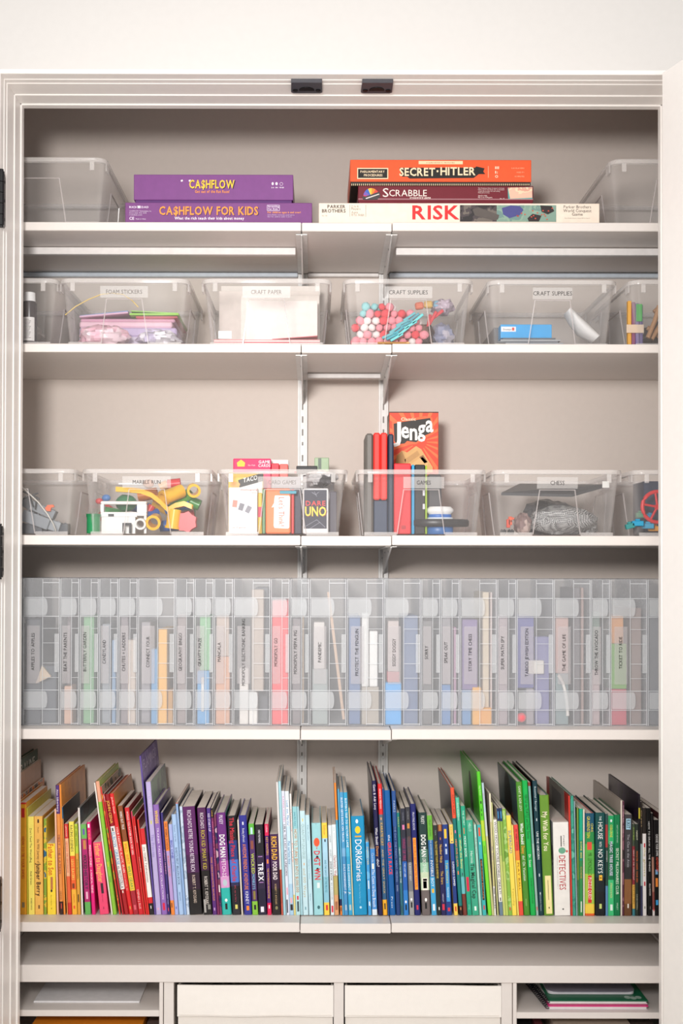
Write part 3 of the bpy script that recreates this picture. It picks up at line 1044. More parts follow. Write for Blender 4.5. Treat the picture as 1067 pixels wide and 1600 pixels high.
zz = FL1
for cc, nm, th in (('D9CFE2', 'pale lilac', .036), ('C9B6DA', 'lavender', .020), ('F3C8D8', 'pale pink', .014), ('E3B0C8', 'rose', .008)):
    flat('foam_sheet', '%s foam sheets in the pile behind the crumpled pink bag' % nm, 'foam sheet', 100 + random.uniform(4, 16), 284 - random.uniform(6, 18), .14 + random.uniform(0, .012), .34, zz, th, cc, FSG, c=.003)
    zz += th + .0003
flat('foam_sheet', 'red foam sheet near the top of the foam pile', 'foam sheet', 212, 277, .14, .33, zz, .003, 'E06070', FSG)
flat('foam_sheet', 'pale mauve foam sheet tilted under the blue one', 'foam sheet', 108, 200, .14, .33, zz + .0052, .004, 'E2B9D2', FSG, tilt=-.09)
flat('foam_sheet', 'blue foam sheet tilted up at the left of the foam pile', 'foam sheet', 110, 200, .15, .33, zz + .0105, .0022, '7FA6DA', FSG, tilt=-.10)
flat('foam_sheet', 'lime green foam sheet on top of the foam pile', 'foam sheet', 202, 279, .13, .33, zz + .0042, .004, '9BD94E', FSG)
flat('foam_sheet', 'bent green foam sheet arching over the lime green one', 'foam sheet', 204, 278, .15, .33, zz + .0135, .0025, 'A9DC6C', FSG, tilt=.05)
blob('clear_pouch', 'crumpled clear bag of pink foam pieces at the front of its bin', 'bag', 163, 512, 39, 17, .085, .09, 'F0A9C0+F6C6D4+F8DCE4', z0=FL1, rough=.2, bump=.3)  # paler pinks put the film's glossy white streaks into the colour
blob('clear_pouch', 'crumpled clear bag of pale lilac pieces beside the pink one', 'bag', 246, 514, 33, 14, .09, .10, 'D9CDE0+C8BCD6+F0EAF2', z0=FL1, rough=.2, bump=.35)
b = MB()
pts = []
for px, py in ((102, 492), (118, 479), (138, 468), (158, 460), (175, 458), (192, 460), (206, 469), (216, 480)):
    pts.append(W(px, py, .05))
b.tube(pts, .0013, 6)
tag(b.build('yellow_cord', M('F2D278', .5), smooth=60, origin=W(102, 492, .05)), 'thin yellow cord arching over the foam sheets', 'cord')

# craft paper bin
into(415)
PPG = 'paper in the craft paper bin'
for i, (a, c, top, y, cc, nm) in enumerate(((333, 500, 447, .30, 'EFE6DE', 'tallest cream paper pad at the back of the paper bin'), (336, 498, 455, .24, 'E9DED6', 'cream paper pad standing before the tallest pad'), (376, 499, 462, .19, 'F2E8DF', 'pale paper pad standing in the middle of the paper bin'), (384, 496, 470, .15, 'F6EDE6', 'whitish paper pad standing nearest the front of the paper bin'))):
    solid('paper_pad', nm, 'paper', a, c, top, 531, y, .035, cc, PPG, z0=FL1 + .0125, c=.0004)
zz = FL1
for cc, th, nm in (('E9DCD8', .004, 'pinkish white'), ('E0566A', .002, 'red'), ('F0E4DE', .003, 'cream'), ('EBA6A8', .002, 'salmon pink')):
    flat('paper_sheet', '%s paper lying flat in the bottom of the paper bin' % nm, 'paper', 334, 500, .04, .34, zz, th, cc, PPG)
    zz += th + .0002
flat('paper_sheet', 'red paper strip slanting up at the right in the paper bin', 'paper', 425, 496, .04, .12, zz + .0035, .0016, 'E77A80', PPG, tilt=-.075)
solid('paper_scrap', 'small white paper scrap at the left in the paper bin', 'paper', 341, 362, 517, 531, .035, .002, 'F1EDEC', z0=FL1 + .0125, c=.0003)

into(638)
# craft supplies: pompoms, sticks, bags
PG = {'white': 'white craft pompoms', 'pink': 'pink craft pompoms', 'red': 'coral red craft pompoms', 'teal': 'pale teal craft pompoms'}
PC = {'white': 'F2E9E6', 'pink': 'F59AA6', 'red': 'E94B55', 'teal': '8FD0D2'}
pm = {}
k = (.06 + DIST) / F
rp = 6.3 * k
for row in range(6):
    n = (9, 10, 10, 9, 7, 4)[row]
    for layer in range(2):
        for i in range(n):
            px = 556 + (i + .5 * (row % 2)) * 12.4 + layer * 3 + (row > 3) * 10
            if px > 668 - 4 * row:
                continue
            py = 533 - 6.5 - row * 10.9
            y = .05 + layer * .0185
            r_ = random.random()
            if row == 5 and px < 590 or (row == 4 and px < 575):
                col = 'teal'
            elif abs(px - 575) < 15 and 1 <= row <= 3:
                col = 'white' if r_ < .8 else 'pink'
            elif px < 566 and row < 3 or (595 < px < 604) or (row == 4 and 590 < px < 612):
                col = 'red' if r_ < .75 else 'pink'
            else:
                col = 'pink' if r_ < .74 else ('red' if r_ < .88 else 'white')
            p = W(px, py, y)
            p.z = FL1 + rp + row * 10.9 * k
            if col not in pm:
                pm[col] = MB().ball((0, 0, 0), rp, n=10, m=7, rough=.12)
                o = pm[col].build('pompom', M(PC[col], .9, 'fuzz'), smooth=80)
                pm[col] = o.data
            else:
                o = bpy.data.objects.new('pompom', pm[col])
                COL.objects.link(o)
            o.location = p
            o.rotation_euler = (random.random() * 6, random.random() * 6, 0)
            g = .86 + .28 * random.random()
            o.scale = (g * (.9 + .3 * random.random()), g, g)
            o.location += Vector((random.uniform(-.0018, .0018), random.uniform(-.002, .002), 0))
            tag(o, 'small %s fuzzy pompom in the heap in the pompom bin' % {'red': 'coral red', 'teal': 'pale teal'}.get(col, col), 'pompom', PG[col])
for i in range(12):
    cx, cy = 607 + i * 3.6 + (i % 3) * 2.5, 524 - i * 3.2 + (i % 3) * 5.5
    L_ = 11 * k
    p = W(cx, cy, .036)
    o = MB().box(-L_, L_, -.0022, .0022, -.0028, .0028, .0008).build('craft_stick', M(('5FB4BC', '4C9AA8', '6FC3C6')[i % 3], .5), at=(p.x, .034 - (i % 3) * .0052, p.z))
    o.rotation_euler = (0, -math.radians(32 + (i * 37 % 17) - 8), 0)
    tag(o, 'teal chunky craft stick in the slanting bundle before the pompoms', 'craft stick', 'teal craft sticks')
blob('bead_bag', 'brown bag of beads at the right of the teal sticks', 'bag', 654, 513, 22, 19, .075, .05, '5B4038+7A5648+3F2C2A', z0=FL1, rough=.4, bump=.25)
blob('bead_bag', 'clear bag of bluish grey beads at the right end of the pompom bin', 'bag', 691, 513, 18, 20, .10, .08, 'A9A8B8+8E92AC+C2BCC8', z0=FL1, rough=.15, bump=.3)
blob('bead_bag', 'pale mauve bag lying on the bluish bead bag', 'bag', 691, 481, 17, 12, .12, .07, 'C4B2C0', rough=.2, bump=.3)
for i, (px, py, cc, nm) in enumerate(((655, 478, 'E0795C', 'coral'), (669, 476, 'E0B86A', 'mustard yellow'), (684, 476, '86B4CC', 'sky blue'))):
    p = W(px, py, .1)
    o = MB().box(-.0095, .0095, -.006, .006, -.008, .008, .003).build('foam_block', M(cc, .6), at=p)
    o.rotation_euler = (0, .15 * (i - 1), 0)
    tag(o, '%s foam block at the top right of the pompom heap' % nm, 'foam block', 'foam blocks in the pompom bin')
for i, (px, py, a) in enumerate(((676, 497, .5), (683, 492, .9), (670, 503, .2))):
    p = W(px, py, .06 + i * .005)
    o = MB().box(-.0035, .0035, -.0015, .0015, -.017, .017, .001).build('red_clip', M('D2313C', .4), at=p)
    o.rotation_euler = (0, a, 0)
    tag(o, 'red plastic strip crossing in front of the grey bead bag', 'strip', 'red strips in the pompom bin')
flat('bead_strand_tray', 'thin gold bead strip along the bottom of the pompom bin', 'beads', 590, 640, .026, .0345, FL1, .0045, 'C79A5C+A97A40+E0BC80', c=.001)

# blue box on grey sheets
into(864.5, .018)
zz = FL1
for i, (a, c) in enumerate(((776, 870), (790, 880), (778, 872), (782, 876), (786, 868))):
    flat('plastic_sleeve', 'grey plastic sleeve number %s up in the pile under the blue box' % ('one', 'two', 'three', 'four', 'five')[i], 'sleeve', a, c, .05, .3, zz, .0034, ('8E9296', 'A3A6AA', '777C82', 'B0B2B4', '5F666E')[i], 'grey sleeves under the blue box')
    zz += .0037
t = solid('blue_box', 'flat bright blue box with a white label on grey sleeves', 'box', 782, 862, 507, 519, .055, .2, '2EA6E6', z0=zz, c=.0008)
panel(t, 'paper_label', 783, 806, 510.5, 518.2, 'F3F1F2', .0546, t.location)
kid_text(t, [('Stamps', 786, 516, 3, 13, 0, True)], '8A8A90', .0543)
panel(t, 'red_mark', 800, 803.5, 511.8, 516.5, 'D8402E', .0543, t.location)
t = solid('dark_folder', 'dark slate folder at the left of the blue box', 'folder', 768, 779, 512, 531, .09, .2, '5E6166', z0=FL1, c=.001)
b = MB()
pts = [W(px, py, .09) for px, py in ((886, 486), (896, 500), (910, 515), (930, 530))]
rings = []
for p, r in zip(pts, (.008, .012, .015, .010)):
    p.z = max(p.z, FL1 + .011)
    rings.append((p, r))
b.loft([[(p.x + r * .75 * math.cos(a), p.y + .03 * math.sin(a) , p.z + r * .8 * math.cos(a)) for a in [2 * math.pi * i / 14 for i in range(14)]] for p, r in rings])
tag(b.build('white_bag', M('EFECEA', .5, 'crinkle'), smooth=60, origin=pts[1]), 'white cloth bag slumped at the right of the blue box', 'bag')

# right end of the second shelf
CLIP[:] = [-9, 9]
SG = 'coloured flat sticks in the right bin'
for i, (px, cc, nm) in enumerate(((981, 'D9A24A', 'ochre'), (987, '8C5A74', 'plum'), (993, '7B6A9A', 'violet'), (999, '5D4F80', 'dark violet'))):
    solid('wooden_stick', '%s wooden stick in the banded bundle in the rightmost craft bin' % nm, 'craft stick', px, px + 5.4, 470 + i * 2, 532, .04, .012, cc, SG, z0=FL1, c=.0006)
solid('paper_band', 'tan paper band around the bundle of coloured sticks', 'paper', 979, 1006, 507, 520, .0355, .0035, 'D6BFA8', c=.0004)
solid('green_tag', 'green tag in front of the bundle of coloured sticks', 'tag', 994, 1003.5, 475, 502, .036, .0022, '3FA34A', c=.0004)
for i, (a, c, e, f) in enumerate(((1012, 528, 1030, 478), (1018, 530, 1042, 486), (1011, 512, 1034, 530), (1022, 488, 1034, 476))):
    p, q = W(a, c, .06 + .012 * i), W(e, f, .06 + .012 * i)
    tag(MB().tube([p, (p + q) / 2 + Vector((.003, 0, .002)), q], .0055, 10).build('wood_piece', M('B98A62', .6), smooth=50, origin=p), 'tan wooden piece jumbled in the rightmost craft bin', 'wood piece', 'tan wood pieces')
blob('dark_pouch', 'dark brown pouch behind the tan wood pieces', 'bag', 1032, 508, 30, 24, .17, .1, '4A3A34', z0=FL1)

# third shelf, left end: grey bricks
GB = 'grey toy bricks in the left bin'
for i, (px, py, w_, h_, a, cc) in enumerate(((55, 812, 22, 9, .35, '8D9298'), (72, 818, 22, 8, .3, '9EA3A8'), (48, 790, 16, 8, .6, '70767D'), (66, 797, 20, 7, .42, '878C92'), (44, 826, 22, 8, 0, '5C6168'), (84, 826, 22, 8, 0, '4B5057'))):
    y = .06 + .012 * (i % 3)
    k2 = (y + DIST) / F
    p = W(px, py, y)
    b = MB().box(-w_ * k2, w_ * k2, 0, .03, -h_ * k2, h_ * k2, .0008)
    for j in range(-2, 3):
        b.tube([(j * w_ * k2 * .38, .009, h_ * k2), (j * w_ * k2 * .38, .009, h_ * k2 + .0018)], .0025, 8)
    o = b.build('toy_brick_plate', M(cc, .35), at=(p.x, y, max(p.z, FL2 + h_ * k2)))
    o.rotation_euler = (0, a, 0)
    tag(o, '%s grey toy brick plate in the heap in the leftmost toy bin' % ('medium', 'pale', 'mid dark', 'slate', 'charcoal', 'darkest')[i], 'toy brick', GB)
b = MB()
for a, c, e, f in ((36, 768, 62, 780), (44, 764, 52, 792), (58, 776, 55, 796), (36, 780, 60, 770)):
    b.tube([W(a, c, .05), W(e, f, .05)], .0018, 6)
tag(b.build('brick_lattice', M('33373B', .4), origin=W(50, 780, .05)), 'black lattice of toy beams on top of the grey brick heap', 'toy brick')
tag(MB().tube([W(px, py, .04) for px, py in ((30, 757), (44, 770), (60, 785), (74, 803), (83, 818), (87, 830))], .0016, 6).build('white_cable', M('E2DDD4', .4), smooth=60, origin=W(60, 785, .04)), 'white cable draped over the grey toy bricks', 'cable')
b = MB().prism([(-.010, 0), (-.004, .007), (.008, .008), (.011, .003), (.004, .001), (.002, -.007), (-.006, -.006)], 1, 0, .008)
tag(b.build('orange_toy_piece', M('EC6A35', .4), at=W(77, 794, .05)), 'small orange toy piece among the grey bricks', 'toy part')

# marble run bin
into(228)
def pipe(label, px0, py0, px1, py1, y0, y1, rpx, cc, group='marble run tubes', flare=0):
    p, q = W(px0, py0, y0), W(px1, py1, y1)
    k2 = (y0 + DIST) / F
    r = rpx * k2
    for v in (p, q):
        v.z = max(v.z, FL2 + r * 1.02) if abs(q.z - p.z) < .01 else max(v.z, FL2)
    n = 4
    d = q - p
    t = MB()
    pts = [p + d * i / n for i in range(n + 1)]
    t.tube(pts, r, 16, inner=r * .74)
    if flare:
        t.tube([p - d * .001, p + d * .12], r * 1.14, 16, inner=r * .76)
    o = t.build('marble_run_tube', M(cc, .3), smooth=40, origin=p)
    return tag(o, label, 'toy tube', group)


YEL, GRN, RED, BLU = 'F6BE2B', '2F9E5B', 'E83A3F', '2F6FC0'
pipe('yellow toy tube lying with its open end forward beside the white frame', 239, 817, 243, 812, .05, .09, 10.5, YEL, flare=1)
pipe('yellow toy tube tilted in the upper middle of the marble bin', 254, 779, 284, 767, .07, .10, 11, YEL, flare=1)
pipe('yellow toy tube facing forward at the upper right of the marble bin', 303, 767, 301, 764, .06, .11, 9.5, YEL, flare=1)
pipe('yellow upright toy tube under the curved yellow chute', 269, 826, 273, 796, .055, .055, 10.5, YEL, flare=1)
pipe('white toy tube with its open end forward before the white frame', 219, 819, 221, 817, .045, .06, 8, 'EDEBE8', flare=1)
pipe('red toy tube at the top of the marble bin', 262, 757, 282, 755, .12, .12, 8, RED)
pipe('yellow short toy tube behind the label of the marble bin', 250, 762, 262, 756, .13, .13, 7, 'F0B87C')
pipe('green toy tube slanting behind the tilted yellow tube', 268, 796, 298, 770, .11, .13, 9, '5CA63C')
pipe('blue toy tube lying behind the yellow chute', 258, 797, 296, 789, .12, .12, 7, BLU)
pipe('blue toy tube in the centre of the marble bin', 228, 806, 246, 800, .09, .11, 6, '2B5FB4')
pipe('red toy tube in the centre of the marble bin', 232, 800, 238, 790, .10, .10, 6, 'D43A3C')
pipe('green toy tube at the right edge of the marble bin', 286, 778, 312, 790, .14, .14, 9, '4E9E4A')
for nm, a, c, e, f, y, r, cc in (
        ('green toy tube lying at the back left of the marble bin', 162, 800, 196, 806, .2, 9, '3E9A50'),
        ('yellow toy tube at the back under the dome of the marble bin', 176, 816, 214, 812, .21, 9, YEL),
        ('red toy tube at the back left corner of the marble bin', 156, 812, 172, 790, .25, 8, RED),
        ('blue toy tube deep in the middle of the marble bin', 206, 790, 238, 796, .24, 9, BLU),
        ('yellow toy tube deep behind the curved chute', 240, 784, 268, 800, .17, 9, 'EDB42C'),
        ('red toy tube deep at the right of the marble bin', 276, 810, 304, 806, .16, 10, RED),
        ('green toy tube standing deep behind the red gear', 296, 815, 297, 784, .2, 9, GRN),
        ('blue toy tube low behind the upright yellow tube', 250, 822, 284, 820, .13, 9, '2A62B8'),
        ('orange toy tube high at the back of the marble bin', 216, 776, 246, 770, .23, 9, 'EE8A34'),
        ('lime toy tube high at the back right of the marble bin', 258, 775, 292, 782, .24, 9, '7DB83C')):
    pipe(nm, a, c, e, f, y, y, r, cc)
b = MB()
chute = [(181, 765), (200, 766), (220, 768), (236, 774), (250, 785), (262, 797), (268, 808)]
L_, R_ = [], []
rings = []
for px, py in chute:
    p = W(px, py, .048)
    rings.append([(p.x, .046, p.z + .0065), (p.x, .044, p.z - .0045), (p.x + .001, .064, p.z - .0045), (p.x + .001, .062, p.z + .0065), (p.x + .001, .0605, p.z + .0065), (p.x, .062, p.z - .0025), (p.x, .0465, p.z - .0025), (p.x, .0475, p.z + .0065)])
b.loft(rings)
tag(b.build('marble_chute', M(YEL, .3), smooth=50, origin=W(220, 768, .05)), 'long curved yellow chute over the white frame', 'toy chute')
b = MB()
rings = []
for px, py in ((262, 798), (274, 791), (288, 788), (300, 793)):
    p = W(px, py, .05)
    rings.append([(p.x, .044, p.z + .007), (p.x, .043, p.z - .004), (p.x, .075, p.z - .004), (p.x, .074, p.z + .007), (p.x, .072, p.z + .007), (p.x, .073, p.z - .002), (p.x, .045, p.z - .002), (p.x, .046, p.z + .007)])
b.loft(rings)
tag(b.build('marble_chute', M('F4B622', .3), smooth=50, origin=W(280, 790, .05)), 'short bent yellow chute at the right of the marble bin', 'toy chute')
t = thing('toy_cup', 'green upright toy cup at the left of the white frame', 'toy tube', (W(146, 827, .05).x, .05, FL2))
p = W(146, 827, .05)
MB().tube([(p.x, .05, FL2), (p.x, .05, FL2 + .042)], .0148, 18, inner=.0125).build('cup', M('238C55', .3), t, smooth=40, origin=t.location)
MB().tube([(p.x, .05, FL2 + .036), (p.x, .05, FL2 + .043)], .0162, 18, inner=.0126).build('cup_rim', M('1F7D4C', .3), t, smooth=40, origin=t.location)
t = thing('white_toy_frame', 'white toy frame with a rounded window, front of the marble bin', 'toy frame', (W(190, 827, .06).x, .06, FL2))
b = MB()
x0, x1 = W(157, 800, .06).x, W(229, 800, .06).x
z1_, z0_ = W(190, 783, .06).z, FL2
zw1, zw0 = W(190, 788, .06).z, W(190, 800, .06).z
xw0, xw1 = W(162, 800, .06).x, W(214, 800, .06).x
b.box(x0, x1, .06, .078, zw1, z1_, .002)
b.box(x0, xw0, .06, .078, zw0, zw1)
b.box(xw1, x1, .06, .078, zw0, zw1)
b.box(x0, xw1, .06, .078, W(190, 808, .06).z, zw0, .001)
b.box(xw1, x1, .06, .078, W(190, 806, .06).z, zw0, .001)
b.box(x0 + .002, xw1 - .004, .0615, .078, z0_, W(190, 808, .06).z)
b.box(x1 - .006, x1, .06, .078, z0_, W(190, 806, .06).z, .001)
b.build('frame', M('F1EFEC', .35), t, origin=t.location)
panel(t, 'dark_slot', 169, 178, 803, 807, '3B3B3E', .0592, t.location, th=.0008)
t = solid('black_toy_gate', 'tiny black plastic gate at the bottom of the marble bin', 'toy part', 191, 205, 817, 821, .04, .006, '2E2C30', c=.0006)
b = MB()
for a in (191, 201.5):
    p, q = W(a, 827, .04), W(a + 3.5, 818, .04)
    b.box(p.x, q.x, .0401, .0459, FL2, q.z)
b.build('gate_leg', M('2E2C30', .5), t, origin=t.location)
b = MB()
p = W(292, 815, .07)
pts = []
for i in range(14):
    a = 2 * math.pi * i / 14
    r = .0245 if i % 2 else .0205
    pts.append((p.x + r * math.cos(a), FL2 + .026 + r * .98 * math.sin(a)))
b.prism(pts, 1, .05, .085)
tag(b.build('red_toy_gear', M('EF3E44', .35), origin=(p.x, .05, FL2)), 'big red toy gear at the lower right of the marble bin', 'toy gear')
for px, py, r, cc, nm in ((197, 786, 17, '2D7F52', 'dark green toy dome behind the white frame'), (166, 778, 7, '4B7FC0', 'small blue toy ball at the left of the dome'), (155, 783, 6, 'DC4A4C', 'small red toy ball above the green cup'), (232, 756, 9, 'D9A58C', 'pale orange toy funnel behind the label'), (246, 780, 8, 'E8A02C', 'amber toy ball under the tilted tube')):
    p = W(px, py, .115)
    k2 = (.115 + DIST) / F
    tag(MB().ball(p, r * k2, r * k2 * .8, r * k2 * .8, 14, 9, .05).build('toy_ball', M(cc, .35), smooth=60, origin=p), nm, 'toy')

# card games bin
into(440.5)
CG = 'card game boxes in the packed bin'


def std(label, pa, pc, top, y, dep, cc, shelf=FL2, name='card_game_box', cat='card game', group=CG, bot=None, **kw):
    return solid(name, label, cat, pa, pc, top, 830 if bot is None else bot, y, dep, cc, group, z0=shelf if bot is None else None, **kw)


t = std('hot pink game box rising above the back of the packed bin', 364, 423, 716.5, .15, .03, 'EC1E63')
panel(t, 'yellow_badge', 0, 0, 0, 0, 'F6C83A', .1496, t.location, poly=[(371, 729), (370, 723), (376.5, 718), (383, 723), (382, 729)])
kid_text(t, [('GAME', 413, 724, 4.6, 18, .5, True), ('CARDS', 413, 729.5, 4.2, 19, .5, True), ('Go Fish', 393, 728, 2.2, 11, .5, False)], 'F7DDE2', .1496)
t = std('red game box just right of the hot pink box', 423.4, 436, 724, .15, .03, 'D8384A')
t = std('white topped game box behind the red one in the packed bin', 421, 451, 718, .19, .03, 'EBE4E2')
t = std('salmon red game box beside the red one in the packed bin', 436.5, 450, 725, .15, .03, 'E8675F')
t = std('yellow and black game box behind the white card box', 354, 411, 738.5, .062, .03, 'F0C858')
panel(t, 'dark_band', 0, 0, 0, 0, '3A3836', .0617, t.location, poly=[(372, 750), (411, 738.5), (411, 752), (374, 762)])
panel(t, 'cream_field', 0, 0, 0, 0, 'F3EAE2', .0616, t.location, poly=[(374, 762), (410, 752), (410, 829), (358, 829), (358, 768)])
b = MB()
write(b, 'TACO', lambda u, v: (W(380, 754, .0612).x + u, .0612, W(380, 754, .0612).z + v + u * .22), 7 * (DIST + .06) / F, 22 * (DIST + .06) / F, 0, True)
b.build('title', M('F1EFEA'), t, origin=t.location, recalc=False)
p = W(367, 757, .0612)
MB().ball((p.x, .0612, p.z), .0115, .0003, .0065, 14, 8).build('taco_picture', M('F2B26A'), t, origin=t.location)
t = std('white card game box with a fan of grey cards printed on it', 357, 402, 761.5, .036, .022, 'F4F0EE')
kid_text(t, [('monopoly', 389, 766.5, 3, 26, .5, True), ('DEAL', 397, 771, 2.2, 8, .5, False), ('card game', 362, 825, 2.2, 22, 0, False)], 'E2584C', .0356)
for i, (x, y_, a) in enumerate(((367, 787, -.12), (377, 792, -.3), (388, 796, -.48))):
    q = W(x, y_, .0354 - i * .0003)
    w_, h_ = .0085, .014
    o = MB().box(-w_, w_, -.0001, .0001, -h_, h_).build('printed_card', M(('E8E4E4', 'D8D6DA', 'E4E2E6')[i], .5), t, origin=(0, 0, 0))
    o.location = q - t.location
    o.rotation_euler = (0, -a, 0)
    o = MB().box(-w_ * .6, w_ * .6, -.0002, -.0001, -h_ * .55, h_ * .55).build('card_figure', M(('E08A7A', '7E7C84', '8C8A92')[i], .5), t, origin=(0, 0, 0))
    o.location = q - t.location
    o.rotation_euler = (0, -a, 0)
t = std('narrow yellow and red box between the white and orange card boxes', 403, 409.5, 770, .05, .03, 'F2C44A')
panel(t, 'red_block', 403.2, 409.3, 792, 808, 'D83A5A', .0496, t.location)
t = std('green edged card box just left of the orange one', 410, 414.5, 764, .04, .03, '6E9C74')
t = std('orange card box with a white speech bubble', 415, 454, 763, .036, .03, 'F4854E', c=.003)
panel(t, 'speech_bubble', 0, 0, 0, 0, 'F7F1EC', .0356, t.location, poly=[(430, 774), (452, 774.5), (453, 777), (452, 824), (450, 826), (429, 825), (427.5, 822), (428, 792), (424, 793), (428, 786), (429, 776)])
b = MB()
q = W(435.5, 777, .0352)
kk = (DIST + .035) / F
write(b, "Let's Think!", lambda u, v: (q.x + v, .0352, q.z - u), 8.5 * kk, 45 * kk, 0, False)
b.build('title', M('E4603C'), t, origin=t.location, recalc=False)
t = solid('teal_strip', 'teal plastic strip across the top of the orange card box', 'strip', 437, 463, 766.5, 771.5, .0335, .0018, '3E9EB4', c=.0006)
t = std('red edged card box right of the orange one', 455, 459.5, 764, .05, .03, 'D8403F')
t = std('navy card box between the red edge and the black tin', 460, 471, 765, .06, .03, '35364A')
t = std('black card game box with white border and yellow lettering', 473, 513, 763, .036, .022, 'E4E2E2', c=.002)
panel(t, 'black_face', 475, 510.5, 765.5, 826, '1E1D2A+26253A', .0356, t.location)
kid_text(t, [('UNO', 493, 806, 14.5, 33, .5, True)], 'F4D84A', .0350)
b = MB()
kid_text(t, [('UNO', 494, 807, 15, 34, .5, True)], '7A2A20', .0353, 'title_shade')
kid_text(t, [('DARE', 493, 790, 7.5, 31, .5, True)], 'E23B3A', .0350)
b = MB()
for a, c, e, f in ((491, 768, 495, 776), (487, 769, 493, 773), (498, 769, 493, 773), (478, 822, 495, 812), (495, 812, 508, 824), (484, 826, 500, 816)):
    b.tube([W(a, c, .0353), W(e, f, .0353)], .0004, 4)
b.build('white_streaks', M('B8B6C4'), t, origin=t.location)
t = std('dark purple card box at the right end of the packed bin', 515, 526, 768, .05, .03, '4A4450')
blob('black_pouch', 'black and white wrapped pouch at the top right of the packed bin', 'bag', 500, 748, 24, 13, .11, .06, '2B2A2E+E6E2E2+4A484C', rough=.3, bump=.3)
t = std('maroon card box standing behind the orange and black boxes', 424, 470, 745, .11, .03, 'B8B0B4')
t = std('grey card box at the back right of the packed bin', 473, 522, 742, .19, .03, 'A9A4A8')
t = solid('black_pen', 'black marker lying over the back of the packed bin', 'pen', 463, 496, 728, 731.5, .13, .006, '1E1C1E', z0=FL2 + .14, c=.0012)
MB().box(W(460, 730, .13).x, W(463.5, 730, .13).x, .13, .136, FL2 + .14, FL2 + .145, .001).build('red_cap', M('C8303A'), t, origin=t.location)
t = std('pale green and grey box sticking out at the back right of the bin', 491, 514, 715, .235, .03, 'A8BE9C')
panel(t, 'grey_stripe', 497, 502, 716, 733, '6F7A70', .2346, t.location)

# games bin
into(658.5)
GG = 'game boxes in the bin below the orange tower box'
std('tall grey box with a sloping top, leftmost in the games bin', 571, 583, 677, .055, .12, '6C6863', name='game_case', cat='game box', group=GG, c=.004)
t = std('navy case standing right of the two red cases', 606, 615, 678, .06, .12, '26364C', name='game_case', cat='game box', group=GG, c=.003)
zr = W(590, 781, .05).z
o = MB().box(W(584, 800, .06).x, W(605.4, 800, .06).x, .06, .17, FL2, zr - .0003, .002).build('game_case', M('2E3E58', .5), origin=(W(594, 800, .06).x, .06, FL2))
tag(o, 'low navy block beneath the pair of tall red cases', 'game box', GG)
for a, c, nm in ((583.4, 594, 'left'), (594.5, 605, 'right')):
    t = solid('game_case', '%s one of the two tall bright red cases' % nm, 'game box', a, c, 676, 781, .05, .11, 'F0352E', 'tall red cases', z0=zr, c=.003)
    pc = W((a + c) / 2, 747, .05)
    MB().tube([(pc.x, .0492, pc.z), (pc.x, .0502, pc.z)], .0035, 12).build('round_stud', M('C8261F', .4), t, origin=t.location)
    p, q = W(a + .3, 751.5, .0498), W(c - .3, 751, .0498)
    MB().box(p.x, q.x, .0495, .0503, p.z, q.z).build('seam', M('A81F1A'), t, origin=t.location)
t = std('tall red case standing in the front of the games bin', 615.5, 642, 724, .05, .13, 'DD2B35', name='game_case', cat='game box', group=GG, c=.002)
panel(t, 'square_mark', 627, 634, 821, 827, 'B4202A', .0496, t.location)
std('thin blue case edge right of the red case', 643, 647.6, 726, .055, .12, '2FA0D0', name='game_case', cat='game box', group=GG)
std('black case between the blue and lime edges', 648, 664, 726, .055, .12, '17161A', name='game_case', cat='game box', group=GG)
std('thin lime green case edge right of the black one', 664.4, 667.4, 727, .055, .12, 'A8C83C', name='game_case', cat='game box', group=GG)
t = std('dark grey case with chrome clips behind the white capped toy', 667.8, 690, 741, .07, .11, '4B4A4E', name='game_case', cat='game box', group=GG, c=.004)
for py in (766, 787):
    q0, q1 = W(660, py + 9, .0545), W(664, py, .0545)
    b = MB().box(q0.x, q1.x, .0532, .055, q0.z, q1.z, .0006)
    tag(b.build('chrome_clip', M('D5D5D8', .2, 'metal'), origin=(q0.x, .0545, q0.z)), '%s chrome clip on the black case in the games bin' % ('upper' if py == 766 else 'lower'), 'clip', 'chrome clips')
p = W(689, 830, .042)
p.z = FL2
t = thing('blue_white_toy', 'blue toy with a white cap and black disc in the games bin', 'toy', (p.x, .07, FL2))
kk = (.042 + DIST) / F


def disc(name, r, za, zb_, cc, bev=.0015, rough=.35, squash=.6):
    pr = [(za, r - bev), (za + bev, r), (zb_ - bev, r), (zb_, r - bev)]
    MB().loft([[(p.x + q * math.cos(a), .068 + squash * q * math.sin(a) + .0, z) for a in [2 * math.pi * i / 28 for i in range(28)]] for z, q in pr]).build(name, M(cc, rough), t, smooth=40, origin=t.location)


zf = lambda py: W(689, py, .042).z
disc('base', 21 * kk, FL2, zf(822), '3670B0')
disc('black_disc', 46 * kk, zf(822.5), zf(811), '26262A', .003, squash=.5)
disc('white_ring', 21 * kk, zf(811), zf(808), 'DDE4EC')
disc('blue_ring', 18.5 * kk, zf(808.5), zf(803), '2F6FC0')
disc('white_cap', 21.5 * kk, zf(803), zf(791), 'E9E7E6', .006)

